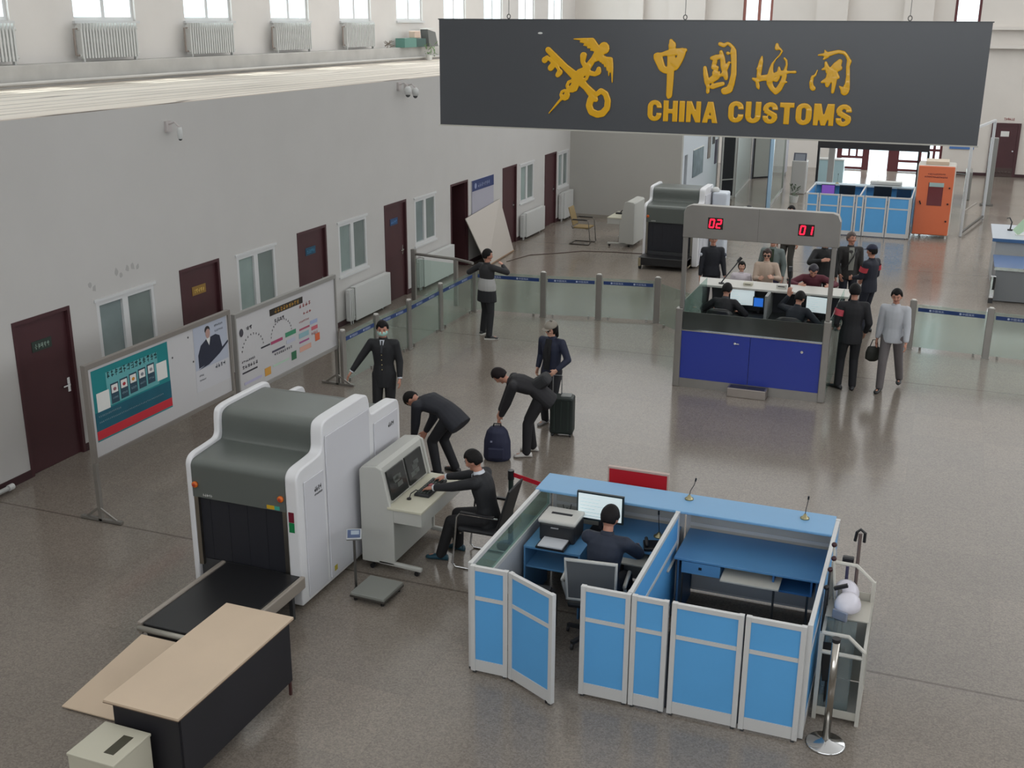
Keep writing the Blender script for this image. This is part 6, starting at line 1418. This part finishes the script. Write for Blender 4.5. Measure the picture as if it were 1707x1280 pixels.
# right hand desks
t = thing('service_desk', 'grey desk with a slate blue top near the right picture edge', 'desk', (12.0, 26.0, 0)); G().box(0, 2.4, 0, 1.5, .72, .76).build('desktop', mat('slate_blue_top', '#56709a', .3), t); G().box(0, 2.4, -.004, .0, .7, .765).build('edge_trim', CHROME, t)
G().box(.03, 2.37, .02, .05, .03, .72).build('front_panel', mat('grey_front_panel', '#7d8083', .4), t); G().box(.03, .06, .05, 1.45, .03, .72).build('side_panel', mat('grey_front_panel', '#7d8083'), t)
t = thing('card_reader', 'silver and dark device on the left corner of the slate desk', 'device', (12.02, 25.9, 0)); G().box(-.08, .04, -.06, .04, .1, .6).build('body', CHROME, t, bevel=.02); G().box(-.02, .03, -.07, -.06, .3, .58).build('slot', BLACK, t); G().cyl((-.02, -.01, 0), (-.02, -.01, .1), .05).build('base', DGREY, t)
t = thing('service_counter', 'white topped counter with a blue edge behind the slate desk', 'counter', (11.95, 27.65, 0)); G().box(0, 2.4, 0, 2.1, 1.06, 1.1).build('counter_top', mat('cool_white_top', '#b9c0c8', .35), t); G().box(0, 2.4, -.012, 0, 1.03, 1.105).build('blue_edge', mat('edge_blue', '#41658f', .4), t)
G().box(.08, 2.32, .08, .12, 0, 1.06).build('front_panel', mat('pale_grey_panel', '#aeb0b0', .5), t); G().box(.08, .12, .12, 2.0, 0, 1.06).build('side_panel', mat('pale_grey_panel', '#aeb0b0'), t)
t = thing('desk_flag', 'pale green paper pennant standing on the white counter', 'flag', (12.55, 28.3, 1.1), .2); G().prism([(-.18, 0, .12), (.12, 0, .5), (.16, 0, .16), (-.05, 0, .0)], (0, .01, 0)).build('sheet', mat('pale_green_paper', '#b9d3b4', .6), t); G().box(-.1, .1, -.05, .06, 0, .02).build('base', PAPER, t)
t = thing('desk_lamp', 'small dark lamp device on the white counter', 'lamp', (12.35, 28.9, 1.1)); G().cyl((0, 0, 0), (0, 0, .03), .06).build('base', BLACK, t); G().tube([(0, 0, .03), (.02, 0, .2), (-.04, 0, .3), (-.1, 0, .28)], .015, 8).build('arm', BLACK, t)
t = thing('stapler', 'dark stapler shaped object at the edge of the white counter', 'stapler', (12.75, 27.8, 1.1)); G().box(-.08, .08, -.02, .02, 0, .05).build('body', BLACK, t, bevel=.01); G().box(-.09, .09, -.025, .025, 0, .012).build('base', CHROME, t)
t = thing('walk_through_gate', 'tall white metal detector gate behind the orange cabin', 'gate', (11.35, 34.0, 0))
for a, b in ((0, 0), (.62, 3.4)): G().box(a-.04, a+.04, b, b+.12, 0, 3.0).build('post', mat('gate_white', '#c6c8ca', .35), t, bevel=.015)
G().bar((0, .06, .1), (.62, 3.4, .1), .05).build('floor_bar', STEELD, t); G().bar((0, .06, 2.98), (.62, 3.46, 2.98), .06).build('top_bar', mat('gate_white', '#c6c8ca'), t); G().bar((-.0, .06, .7), (.35, 1.9, .7), .04).build('side_rail', CHROME, t)
t = thing('grey_column', 'slim grey steel column between the gate and the brown door', 'column', (12.12, 40.5, 0)); G().box(-.12, .12, -.12, .12, 0, 2.2).build('shaft', mat('steel_grey_column', '#8a8a86', .4, .2), t, bevel=.02); G().box(-.2, .2, -.2, .2, 0, .03).build('base', STEELD, t)
t = thing('turnstile', 'low steel turnstile beyond the white gate', 'turnstile', (11.5, 42.0, 0)); G().box(-.1, .1, -.6, .6, 0, .95).build('body', mat('steel_grey_column', '#8a8a86'), t, bevel=.03); G().bar((-.1, 0, .8), (-.5, .2, .8), .03).build('arm', CHROME, t)
t = thing('wall_poster', 'grey green poster with a blue strip on the far wall', 'poster', (10.75, YF-.03, 1.0)); G().box(0, .9, 0, .02, .0, .8).build('sheet', mat('grey_green_poster', '#7d8f88', .5, var=.2, vscale=4), t); G().box(0, .9, -.005, 0, .0, .18).build('blue_strip', mat('strip_blue', '#4a74b0', .5), t)
t = thing('white_pipe', 'white capped pipe lying against the near end of the office wall', 'pipe', (.12, 9.2, .07)); G().cyl((0, -.9, 0), (.0, .85, 0), .03).build('tube', WHITE, t, smooth=True); G().cyl((.0, .85, 0), (0, .93, 0), .04).build('cap', WHITE, t); G().box(-.05, .05, .2, .3, -.07, .02).build('bracket', WHITE, t)
